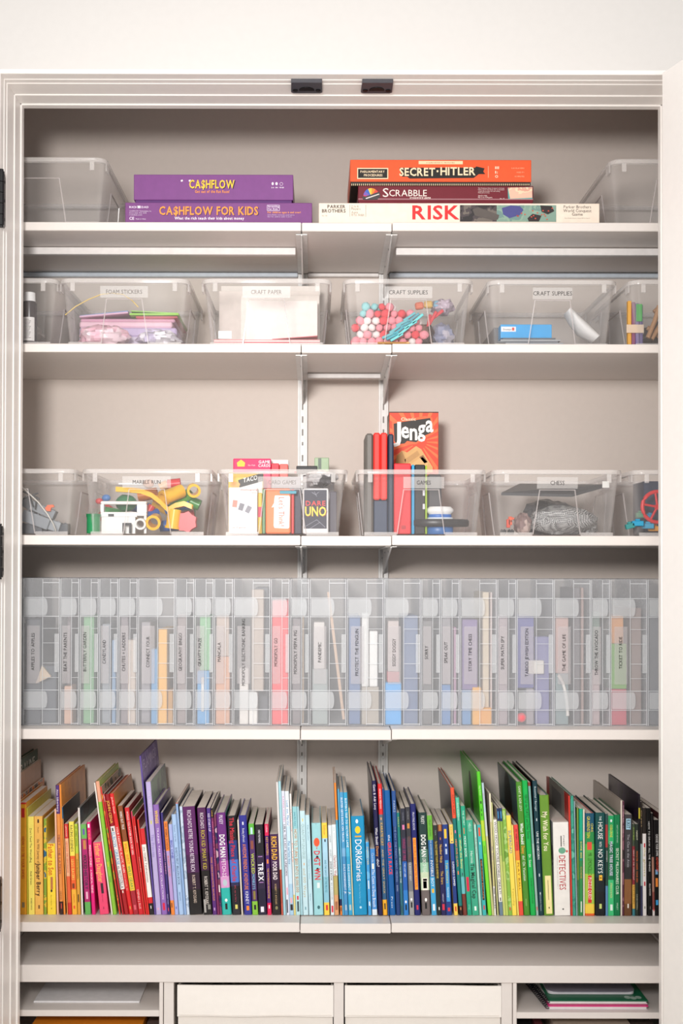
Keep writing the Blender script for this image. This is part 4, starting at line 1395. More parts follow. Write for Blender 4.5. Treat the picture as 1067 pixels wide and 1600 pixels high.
# orange tower box
CLIP[:] = [-9, 9]
yj = .215
zj0 = FL2
t = solid('tower_game_box', 'tall orange game box with big white letters rising behind the bin', 'board game', 608, 685, 643.5, 830, yj, .08, 'E4472A', z0=zj0, c=.0008)
o = t.location
cx, cy = 655, 690
for i in range(20):
    a0 = 2 * math.pi * i / 20
    a1 = a0 + .12
    pl = []
    for a, rr in ((a0, 12), (a0, 200), (a1, 200), (a1, 12)):
        x, y_ = cx + rr * math.cos(a), cy + rr * math.sin(a)
        s = 1.0
        dx, dy = x - cx, y_ - cy
        for lim, dd, base in ((684, dx, cx), (609, dx, cx)):
            if dx and (lim - cx) / dx > 0:
                s = min(s, (lim - cx) / dx)
        for lim in (645, 740):
            if dy and (lim - cy) / dy > 0:
                s = min(s, (lim - cy) / dy)
        pl.append((cx + dx * s, cy + dy * s))
    panel(t, 'printed_ray', 0, 0, 0, 0, 'EE7440', yj - .0004, o, poly=pl)
panel(t, 'title_outline', 0, 0, 0, 0, 'F06A3C', yj - .0006, o, poly=[(612, 660), (630, 656), (664, 650), (675, 652), (679, 676), (668, 682), (650, 694), (620, 696), (614, 690)])
panel(t, 'title_shadow', 0, 0, 0, 0, '2B2724', yj - .0008, o, poly=[(615, 662), (630, 659), (672, 653), (676, 675), (665, 680), (650, 691), (636, 689), (632, 693), (620, 694), (616, 689)])
for ch, px, py, h_, w_ in (('J', 620.5, 688, 31, 12), ('e', 633, 684, 28, 12.5), ('n', 646, 687, 28, 12), ('g', 658.5, 681, 28, 12.5), ('a', 671, 674.5, 28, 12)):
    kid_text(t, [(ch, px, py, h_ * .93, w_, .5, True)], 'F7F3EE', yj - .0011, 'title')
kid_text(t, [('Classic', 638, 657, 4.6, 23, .5, True)], 'F6DFC0', yj - .0010, 'subtitle')
panel(t, 'picture_blocks', 0, 0, 0, 0, 'D9A868', yj - .0006, o, poly=[(616, 735), (620, 712), (628, 704), (636, 707), (650, 697), (658, 702), (676, 730), (676, 738), (616, 738)])
for pl, cc in (([(616, 735), (620, 712), (628, 705), (634, 718), (632, 736)], 'B98850'), ([(632, 718), (652, 704), (656, 711), (634, 726)], 'C4935A'), ([(636, 728), (660, 714), (668, 722), (668, 738), (640, 738)], 'E3B478'), ([(655, 714), (661, 711), (668, 722), (663, 724)], '8A5A34')):
    panel(t, 'picture_block', 0, 0, 0, 0, cc, yj - .0009, o, poly=pl)
panel(t, 'dark_edge', 607.9, 685, 643.4, 645, '4A2A20', yj - .0003, o)
MB().box(W(608, 700, yj).x - .0004, W(608, 700, yj).x - .0001, yj + .001, yj + .079, zj0 + .002, W(608, 645, yj).z).build('side_panel', M('8E7A6A+4E3C34+A8968A', .5), t, origin=o)

# chess bin
into(872)
NET = M('17181A', .6)
nt = NET.node_tree
NETM = bpy.data.materials.new('net_weave')
NETM.use_nodes = True
nt = NETM.node_tree
ck = nt.nodes.new('ShaderNodeTexChecker')
ck.inputs['Scale'].default_value = 420
ck.inputs['Color1'].default_value = (.62, .61, .60, 1)
ck.inputs['Color2'].default_value = (.06, .06, .065, 1)
tc = nt.nodes.new('ShaderNodeTexCoord')
mp = nt.nodes.new('ShaderNodeMapping')
mp.inputs['Rotation'].default_value = (.3, .785, .2)
nt.links.new(tc.outputs['Object'], mp.inputs[0])
nt.links.new(mp.outputs[0], ck.inputs['Vector'])
nt.links.new(ck.outputs['Color'], nt.nodes['Principled BSDF'].inputs['Base Color'])
nt.nodes['Principled BSDF'].inputs['Roughness'].default_value = .55
zq = W(860, 772, .06).z
b = MB()
vs = [W(783, 774, .05), W(893, 776.5, .05), W(948, 761, .08), W(812, 759.5, .22)]
up = Vector((0, 0, .006))
b.add([v for v in vs] + [v + up for v in vs], [(0, 1, 2, 3), (4, 7, 6, 5), (0, 4, 5, 1), (1, 5, 6, 2), (2, 6, 7, 3), (3, 7, 4, 0)])
tag(b.build('folded_board', M('47474A', .5), origin=vs[0]), 'dark grey folded game board lying across the pouches', 'game board')
blob('net_pouch', 'black and white net pouch in the front of the chess bin', 'pouch', 878, 808, 54, 22, .085, .1, '', z0=FL2, mat=NETM, bump=.16)
blob('net_pouch', 'darker net pouch behind and above the front one', 'pouch', 858, 803, 44, 28, .2, .1, '45474A+5E6064+37393C', z0=FL2, bump=.2)
blob('net_pouch', 'net pouch slumped at the right of the chess bin', 'pouch', 918, 816, 15, 13, .12, .08, '', z0=FL2, mat=NETM, bump=.2)
blob('net_pouch', 'small pinkish net pouch at the left of the chess bin', 'pouch', 816, 812, 13, 17, .08, .06, 'B79A94+8C7472+D0B8B0', z0=FL2, bump=.2)
for i, (px, py, cc, nm) in enumerate(((794, 818, 'E05038', 'lower'), (797, 804, 'E8623E', 'upper'))):
    p = W(px, py, .06)
    b = MB().box(-.004, .004, -.004, .004, -.0095, .0095, .0008)
    b.box(.004, .0085, -.004, .004, .003, .0075, .0006)
    o = b.build('red_toy_part', M(cc, .4), at=(p.x, .06, max(p.z, FL2 + .0097) if i == 0 else FL2 + .03))
    tag(o, '%s red toy part at the left of the chess bin' % nm, 'toy part', 'red toy parts')
for i, px in enumerate((786, 798)):
    p = W(px, 826, .045)
    b = MB().box(-.0065, .0065, 0, .012, 0, .009, .0005)
    for s in (-.003, .003):
        b.tube([(s, .006, .009), (s, .006, .0108)], .0018, 8)
    tag(b.build('black_toy_brick', M('26262A', .35), at=(p.x, .04, FL2)), '%s black toy brick at the bottom of the chess bin' % ('left', 'right')[i], 'toy brick', 'black toy bricks')
solid('instruction_card', 'white card leaning at the upper right of the chess bin', 'card', 941, 953, 752, 762, .05, .0012, 'EFEDE8', c=.0003)

# right end bin of the third shelf
CLIP[:] = [-9, 9]
p = W(1027, 792, .045)
t = thing('spoked_toy_ring', 'red spoked toy wheel in the rightmost toy bin', 'toy', p)
kk = (.045 + DIST) / F
MB().tube([(p.x + 23.5 * kk * math.cos(a), .045, p.z + 24 * kk * math.sin(a)) for a in [2 * math.pi * i / 32 for i in range(32)]], 3.1 * kk, 8, closed=True).build('rim', M('E0262E', .35), t, smooth=50, origin=p)
for i in range(5):
    a = 2 * math.pi * i / 5 + .45
    MB().tube([p, (p.x + 22 * kk * math.cos(a), .045, p.z + 22 * kk * math.sin(a))], 2 * kk, 8).build('spoke', M('D8242C', .35), t, smooth=50, origin=p)
MB().tube([(p.x, .04, p.z), (p.x, .05, p.z)], 4.5 * kk, 14).build('hub', M('D8242C', .35), t, smooth=50, origin=p)
std('navy box behind the red wheel in the rightmost toy bin', 1006, 1060, 752, .12, .1, '39435A', name='toy_box', cat='toy box', group=None)
for i, (px, py, cc, nm, w_) in enumerate(((996, 818, '2E9CC4', 'teal blue', 9), (1012, 822, '38A8D0', 'sky blue', 9), (1022, 826, 'F0A43A', 'orange', 9), (984, 822, '3E8F8E', 'teal green', 7), (1000, 805, '4A8A6A', 'green', 7), (1014, 808, '2B8FB8', 'deep blue', 7))):
    y = .03 + .022 * (i % 3)
    k2 = (y + DIST) / F
    q = W(px, py, y)
    b = MB().box(-w_ * k2, w_ * k2, -.006, .006, -4 * k2, 4 * k2, .0012)
    b.box(-w_ * k2 * .4, w_ * k2 * .4, -.005, .005, 3.8 * k2, 7 * k2, .001)
    o = b.build('toy_part', M(cc, .4), at=(q.x, y, max(q.z, FL2 + 4.2 * k2)))
    o.rotation_euler = (0, (i % 3 - 1) * .25 if i > 2 else 0, 0)
    tag(o, '%s toy part in the jumble under the red wheel' % nm, 'toy part', 'toy parts in the right bin')

# ---------------------------------------------------------------- row of translucent cases
CASE = plastic('frosted_plastic', 'ECEDF0', .145, .34, .32)
CASER = plastic('frosted_rib_plastic', 'EEF0F3', .42, .6, .3)
LATCH = plastic('latch_plastic', 'EEF0F2', .26, .5, .25)
CLAB = plastic('case_label_film', 'E2DDDE', .20, .3, .4)
YC = .058
KC = (YC + DIST) / F
ZC = SZ[3] + .0004
HC = (1132 - 902) * KC
DC = .30


def zr_(zy):
    return (1132 - (880 + zy / 2.964)) * KC


def case_proto(w):
    t = thing('storage_case', '', 'storage case', (0, 0, 0), 'translucent latched cases')
    thick = w > .06
    s = w * (.535 if thick else .60)
    T = .0018
    g = .0004
    z0, z1 = 0, HC
    for nm, x0, x1 in (('case_half', g, s - g / 2), ('case_lid', s + g / 2, w - g)):
        b = MB()
        b.box(x0, x1, .001, .001 + T, z0, z1, .0006)
        b.box(x0, x1, DC - T, DC, z0, z1)
        b.box(x0, x1, .001 + T, DC - T, z0, z0 + T)
        b.box(x0, x1, .001 + T, DC - T, z1 - T, z1)
        xs = x0 if nm == 'case_half' else x1 - T
        b.box(xs, xs + T, .001 + T, DC - T, z0 + T, z1 - T)
        b.build(nm, CASE, t)
    r = MB()
    e = .0011
    for a in (155, 242, 583, 671):
        r.box(.0006, w - .0006, -e * .6, .001, zr_(a) - .0009, zr_(a) + .0009)
    for a in (86, 737):
        r.box(s, w - .002, -e * .3, .001, zr_(a) - .001, zr_(a) + .001)
    for a in (298, 365, 458, 525):
        if thick or a in (298, 525):
            r.box(s + .001, w - .0012, -e * .2, .001, zr_(a) - .0006, zr_(a) + .0006)
    for x, ww in ((.0015, .0016), (s, .0012), (w - .0016, .0018)):
        r.box(x - ww / 2, x + ww / 2, -e * .4, .001, .002, HC - .002)
    r.build('ribs', CASER, t)
    for a, c in ((158, 238), (588, 666)):
        zl, zh = zr_(c), zr_(a)
        xa, xb = .0035, s + (.006 if thick else .0075)
        bul = .0052 if thick else .0045
        zm, hh = (zl + zh) / 2, (zh - zl) / 2
        po = [(xa, zl), (xb, zl)] + [(xb + bul * math.cos(q), zm + hh * math.sin(q)) for q in (-1.0, -.5, 0, .5, 1.0)] + [(xb, zh), (xa, zh)]
        MB().prism(po, 1, -.0032, .0008).build('latch', LATCH, t)
    xa = w - (.0115 if thick else .0095)
    MB().box(xa, w - .0008, -.0036, .0008, zr_(500), zr_(322), .0008).build('handle', LATCH, t)
    return t


PR = {'k': (.0823 * .9985, case_proto(.0823 * .9985)), 'n': (.0429 * .998, case_proto(.0429 * .998))}
cused = {'k': 0, 'n': 0}
# (left px, size, lettering, label, contents[(name, px0, px1, py0, py1, depth offset, colour, words)])
CASES = [
    (-23.5, 'k', '', 'translucent case half hidden by the left door jamb', []),
    (35.4, 'k', 'APPLES TO APPLES', 'first wide translucent case in view, dark filling with a tan corner', [('dark_game_box', 40, 64, 968, 1129, .012, '4A4E55', 'dark slate box'), ('dark_game_box', 66, 88, 1040, 1129, .03, '5E656E', 'grey blue box'), ('tan_pyramid', 56, 80, 1040, 1068, .004, 'D9BFA4', 'tan triangular piece')]),
    (93.5, 'n', 'BEAT THE PARENTS', 'narrow translucent case with a peach spot low down, second from the left jamb', [('grey_game_box', 98, 112, 962, 1129, .06, '9A8E90', 'dusty grey box'), ('peach_block', 100, 113, 1072, 1129, .006, 'E0B49C', 'peach block')]),
    (124, 'n', 'BUTTERFLY GARDEN', 'narrow translucent case with green filling', [('green_game_box', 130, 147, 963, 1129, .012, '7FB483', 'soft green box')]),
    (154, 'n', 'CANDYLAND', 'narrow translucent case with a blue strip at its right, beside the green one', [('grey_game_box', 158, 172, 975, 1129, .02, '9FA4AA', 'pale grey box'), ('blue_game_box', 174.5, 181, 1000, 1129, .01, '7FA0C4', 'narrow blue box')]),
    (184.5, 'n', 'CHUTES + LADDERS', 'narrow translucent case with a round beige spot', [('brown_game_box', 188, 200, 963, 1129, .012, '8C8084', 'grey brown box'), ('beige_disc', 198, 212, 1000, 1129, .014, 'DCC9BA', 'beige board')]),
    (215, 'k', 'CONNECT FOUR', 'wide translucent case with a tall amber block', [('amber_game_rack', 247, 261, 983, 1129, .006, 'F3B64E', 'tall amber rack'), ('blue_game_box', 236, 246, 1014, 1129, .01, '5E9ED2', 'blue box'), ('ochre_block', 262, 270, 1078, 1129, .01, 'C4904A', 'ochre block'), ('grey_game_box', 219, 235, 972, 1129, .03, 'A8A2A6', 'pale mauve grey box')]),
    (272.6, 'n', 'GEOGRAPHY BINGO', 'narrow translucent case with dusty brown filling, right of the amber one', [('brown_game_box', 276, 291, 960, 1129, .016, '9C8C8A', 'dusty brown box')]),
    (303, 'n', 'GRAVITY MAZE', 'narrow translucent case, green at the top and blue at the bottom', [('blue_game_tower', 308, 327, 1048, 1129, .008, '5FA6DC', 'bright blue tower'), ('green_game_tower', 312, 329, 963, 1047.5, .012, '84C08A', 'green tower standing on the blue one'), ('white_game_piece', 314, 319, 1058, 1112, .003, 'E8E4E0', 'white piece')]),
    (333.3, 'n', 'MANCALA', 'narrow translucent case with peach wood filling', [('peach_game_board', 337, 359, 1026, 1129, .01, 'E0A583', 'peach wooden board'), ('pale_game_board', 338, 358, 962, 1025.5, .012, 'C9B2A4', 'pale tan board above the peach one')]),
    (364.3, 'k', 'MONOPOLY ELECTRONIC BANKING', 'wide translucent case with white pieces and the longest lettering', [('dark_game_box', 398, 419, 918, 1129, .07, '6A6C74', 'dark grey box'), ('white_game_tray', 374, 388, 1044, 1129, .005, 'E6E0DA', 'white tray'), ('white_game_card', 389, 402, 1082, 1129, .005, 'F0ECE6', 'white card'), ('tan_game_card', 393, 412, 921, 1080, .012, 'BFAFA2', 'tan card')]),
    (422, 'n', 'MONOPOLY GO', 'narrow translucent case glowing coral red throughout', [('red_game_box', 424.5, 450.5, 938, 1129, .005, 'F2434A', 'coral red box')]),
    (453, 'n', 'MONOPOLY PEPPA PIG', 'narrow translucent case with dark brown grey filling, right of the coral one', [('brown_game_box', 457, 470, 966, 1129, .012, '7C7072', 'brown grey box'), ('tan_game_card', 472, 475, 962, 1129, .02, 'C9AE90', 'tan card')]),
    (483.4, 'k', 'PANDEMIC', 'wide translucent case with a slanting tan stick', [('white_game_box', 490, 507, 972, 1045, .006, 'DDD6D0', 'whitish box'), ('grey_game_box', 488, 512, 1045.5, 1129, .008, '9EA6A4', 'grey green box')]),
    (540.7, 'k', 'PROTECT THE PENGUIN', 'wide translucent case with navy blue filling beside a white tower', [('blue_game_box', 545, 563, 962, 1129, .012, '5A76A4', 'muted blue box'), ('white_game_tower', 565, 576, 958, 1073, .006, 'E4E2DE', 'white tower'), ('white_game_tower', 577, 590, 986, 1073, .01, 'EFEDEA', 'shorter white tower'), ('tan_game_box', 565, 592, 1073.5, 1129, .006, 'B0A496', 'tan grey block under the white towers')]),
    (599, 'k', 'SOGGY DOGGY', 'wide translucent case with a bright sky blue lump at the bottom', [('pale_game_box', 606, 623, 970, 1049, .008, 'CDBDB8', 'pale pinkish box'), ('red_game_piece', 605, 624, 1049.5, 1066, .008, 'C85A60', 'muted red block'), ('blue_game_tub', 602, 627, 1066.5, 1129, .006, '41A9EC', 'bright sky blue tub'), ('navy_game_box', 630, 653, 962, 1129, .02, '66789C', 'slate blue box')]),
    (657, 'n', 'SORRY', 'narrow translucent case with dark grey filling, right of the sky blue one', [('dark_game_box', 660, 675, 970, 1129, .01, '6F6C6C', 'dark grey box')]),
    (687.5, 'n', 'SPEAK OUT', 'narrow translucent case with a tiny magenta spot and blue bottom', [('blue_game_box', 690, 704, 1070, 1129, .008, '5A88BE', 'blue box'), ('grey_game_box', 690, 704, 962, 1069.5, .012, '8F8A8E', 'grey box standing on the blue one'), ('magenta_game_box', 709, 713, 980, 1129, .012, 'B88AA4', 'mauve card')]),
    (718.3, 'k', 'STORY TIME CHESS', 'wide translucent case with purple filling, tan board and orange pieces', [('purple_game_box', 722, 746, 968, 1078, .008, '7F6A9C', 'dusty purple box'), ('blue_game_tray', 722, 736, 1078.5, 1129, .008, '5A90C6', 'blue tray'), ('tan_game_board', 754, 764, 925, 1129, .016, 'DAC8AE', 'tan board'), ('red_game_stick', 766.5, 769, 925, 1129, .012, 'E6D4D0', 'pale pink stick'), ('orange_game_piece', 738, 752, 1074, 1129, .004, 'F0B04A', 'orange paper piece'), ('orange_game_piece', 752, 768, 1106, 1129, .003, 'E8A23C', 'darker orange piece')]),
    (774.8, 'n', 'SUPER MATH SPY', 'narrow translucent case with pinkish grey filling, right of the purple one', [('pink_game_box', 778, 793, 962, 1129, .012, 'B0A0A4', 'pinkish grey box')]),
    (804.8, 'k', 'TABOO JEWISH EDITION', 'wide translucent case with indigo filling and a red ball', [('indigo_game_box', 808, 834, 963, 1075, .01, '57579C', 'indigo box'), ('indigo_game_card', 836, 858, 995, 1129, .02, '7C7AAC', 'paler indigo card'), ('white_game_card', 826, 850, 1032, 1053, .004, 'DCD6CE', 'white slip'), ('grey_game_box', 822, 834, 1076, 1129, .012, 'A49CA2', 'pale grey box')]),
    (863, 'k', 'THE GAME OF LIFE', 'wide translucent case with a white curved piece and dark stripe', [('pink_game_box', 868, 888, 965, 1052, .012, 'CFA8A0', 'pinkish box'), ('teal_game_tray', 868, 888, 1052.5, 1129, .012, '8A9C9E', 'grey teal tray'), ('dark_game_board', 896, 906, 918, 1129, .008, '6A6468', 'dark board'), ('brown_game_board', 908, 912, 918, 1129, .008, 'A88C84', 'brown board')]),
    (919.7, 'n', 'THROW THE AVOCADO', 'narrow translucent case, dark green at its top', [('green_game_box', 923, 937, 956, 1046, .012, '6E8276', 'dark green box'), ('pink_game_box', 923, 937, 1046.5, 1129, .012, 'C4ACAE', 'pinkish box under the green one')]),
    (949.7, 'k', 'TICKET TO RIDE', 'wide translucent case with orange, green and red stacked inside', [('red_game_box', 953, 979, 1077, 1129, .006, 'CE4A5E', 'red box'), ('green_game_bag', 953, 979, 1006, 1076.5, .008, '78B04A', 'grass green box'), ('orange_game_bag', 953, 974, 962, 1005.5, .01, 'DE9858', 'orange box on top of the green one'), ('brown_game_board', 986, 1002, 950, 1129, .016, '96807A', 'brown board')]),
    (1009.8, 'k', '', 'wide translucent case with dark filling at the right end of the row', [('dark_game_box', 1014, 1040, 962, 1129, .01, '75757A', 'dark grey box')]),
]
xend = -9
for px, sz, text, lab, cont in CASES:
    w, pr = PR[sz]
    if cused[sz] == 0:
        r = pr
    else:
        r = pr.copy()
        COL.objects.link(r)
        for ch in pr.children:
            if ch.name.startswith(('label_strip', 'lettering')):
                continue
            c = ch.copy()
            COL.objects.link(c)
            c.parent = r
    cused[sz] = 1
    r['label'] = lab
    x = max(W(px, 1020, YC).x, xend)
    xend = x + w + .0002
    r.location = (x, YC, ZC)
    if text:
        thick = sz == 'k'
        x0, x1 = (.009, .0375) if thick else (.0045, .0225)
        strip = MB().box(x0, x1, .0002, .0009, zr_(552), zr_(285)).build('label_strip', CLAB, r)
        L_ = {'APPLES TO APPLES': 58, 'BEAT THE PARENTS': 60, 'BUTTERFLY GARDEN': 61, 'CANDYLAND': 37, 'CHUTES + LADDERS': 60, 'CONNECT FOUR': 48, 'GEOGRAPHY BINGO': 59, 'GRAVITY MAZE': 44, 'MANCALA': 30, 'MONOPOLY ELECTRONIC BANKING': 104, 'MONOPOLY GO': 44, 'MONOPOLY PEPPA PIG': 68, 'PANDEMIC': 31, 'PROTECT THE PENGUIN': 73, 'SOGGY DOGGY': 43, 'SORRY': 21, 'SPEAK OUT': 33, 'STORY TIME CHESS': 58, 'SUPER MATH SPY': 52, 'TABOO JEWISH EDITION': 75, 'THE GAME OF LIFE': 58, 'THROW THE AVOCADO': 70, 'TICKET TO RIDE': 50}[text] * KC
        zc = (1132 - 1017) * KC
        xc = {'k': .0225, 'n': .0118}[sz] if text != 'MONOPOLY ELECTRONIC BANKING' else .0225
        b = MB()
        write(b, text, lambda u, v: (xc + .0036 - v, -.0001, zc + u), .0070, L_)
        b.build('lettering', M('1E1C1E', .6), strip, recalc=False)
    for nm, a, c, e, f, dy, cc, words in cont:
        y = YC + .004 + dy
        p, q = W(a, f, y), W(c, e, y)
        xa, xb = max(p.x, x + .0035), min(q.x, x + w - .0035)
        zb_ = ZC + .0023 if f >= 1128 else p.z
        if nm == 'tan_pyramid':
            b = MB().prism([(p.x, p.z), (q.x, (p.z + q.z) / 2 - .004), ((p.x * .6 + q.x * .4), q.z)], 1, y - .0015, y + .008)
        else:
            b = MB().box(xa, xb, y, y + (.16 if words.endswith(('box', 'rack', 'board', 'one')) else .05), zb_, q.z, .0015)
        cc = ''.join('%02X' % int(int(cc[i:i + 2], 16) * .95 + 214 * .05) for i in (0, 2, 4))  # blended towards pale grey: haze of the frosted plastic put into the colour
        o = b.build(nm, M(cc, .6), origin=((xa + xb) / 2, y, zb_))
        short = lab.replace('translucent ', '').split(',')[0]
        tag(o, ' '.join((words + ' inside the ' + short).split()[:16]), 'game box' if 'box' in nm else 'game piece')
# loose things inside the cases
p, q = W(513, 925, YC + .01), W(537, 1124, YC + .01)
q.z = max(q.z, ZC + .0065)
tag(MB().box(-.003, .003, 0, .006, 0, (p - q).length).build('tan_stick', M('D0B098', .6), at=q), 'slanting tan stick inside a wide translucent case', 'stick')
bpy.data.objects['tan_stick'].rotation_euler = (0, math.atan2(p.x - q.x, p.z - q.z), 0)
p = W(814.5, 1121, YC + .012)
p.z = max(p.z, ZC + .0128)
tag(MB().ball(p, .0108, n=20, m=14).build('red_ball', M('EE4450', .4), smooth=80, origin=p), 'red ball at the bottom of the case with indigo filling', 'ball')
pts = [W(868 + 19 * math.sin(a), 1126 - 74 * math.cos(a) * .98, YC + .0075) for a in [math.radians(12 + 12 * i) for i in range(7)]]
tag(MB().tube(pts, .0036, 8).build('white_curved_track', M('EFE9E2', .4), smooth=60, origin=pts[3]), 'white curved track inside the case with a dark stripe', 'game piece')

# ---------------------------------------------------------------- the rainbow of books
STRIP = {1: (20, 140 / 747), 2: (140, 140 / 747), 3: (260, 140 / 747), 4: (380, 140 / 747), 5: (500, 140 / 747), 6: (620, 160 / 853), 7: (760, .1875), 8: (890, .1875)}
YBK = .06
PAGES = 'FBF0E4'
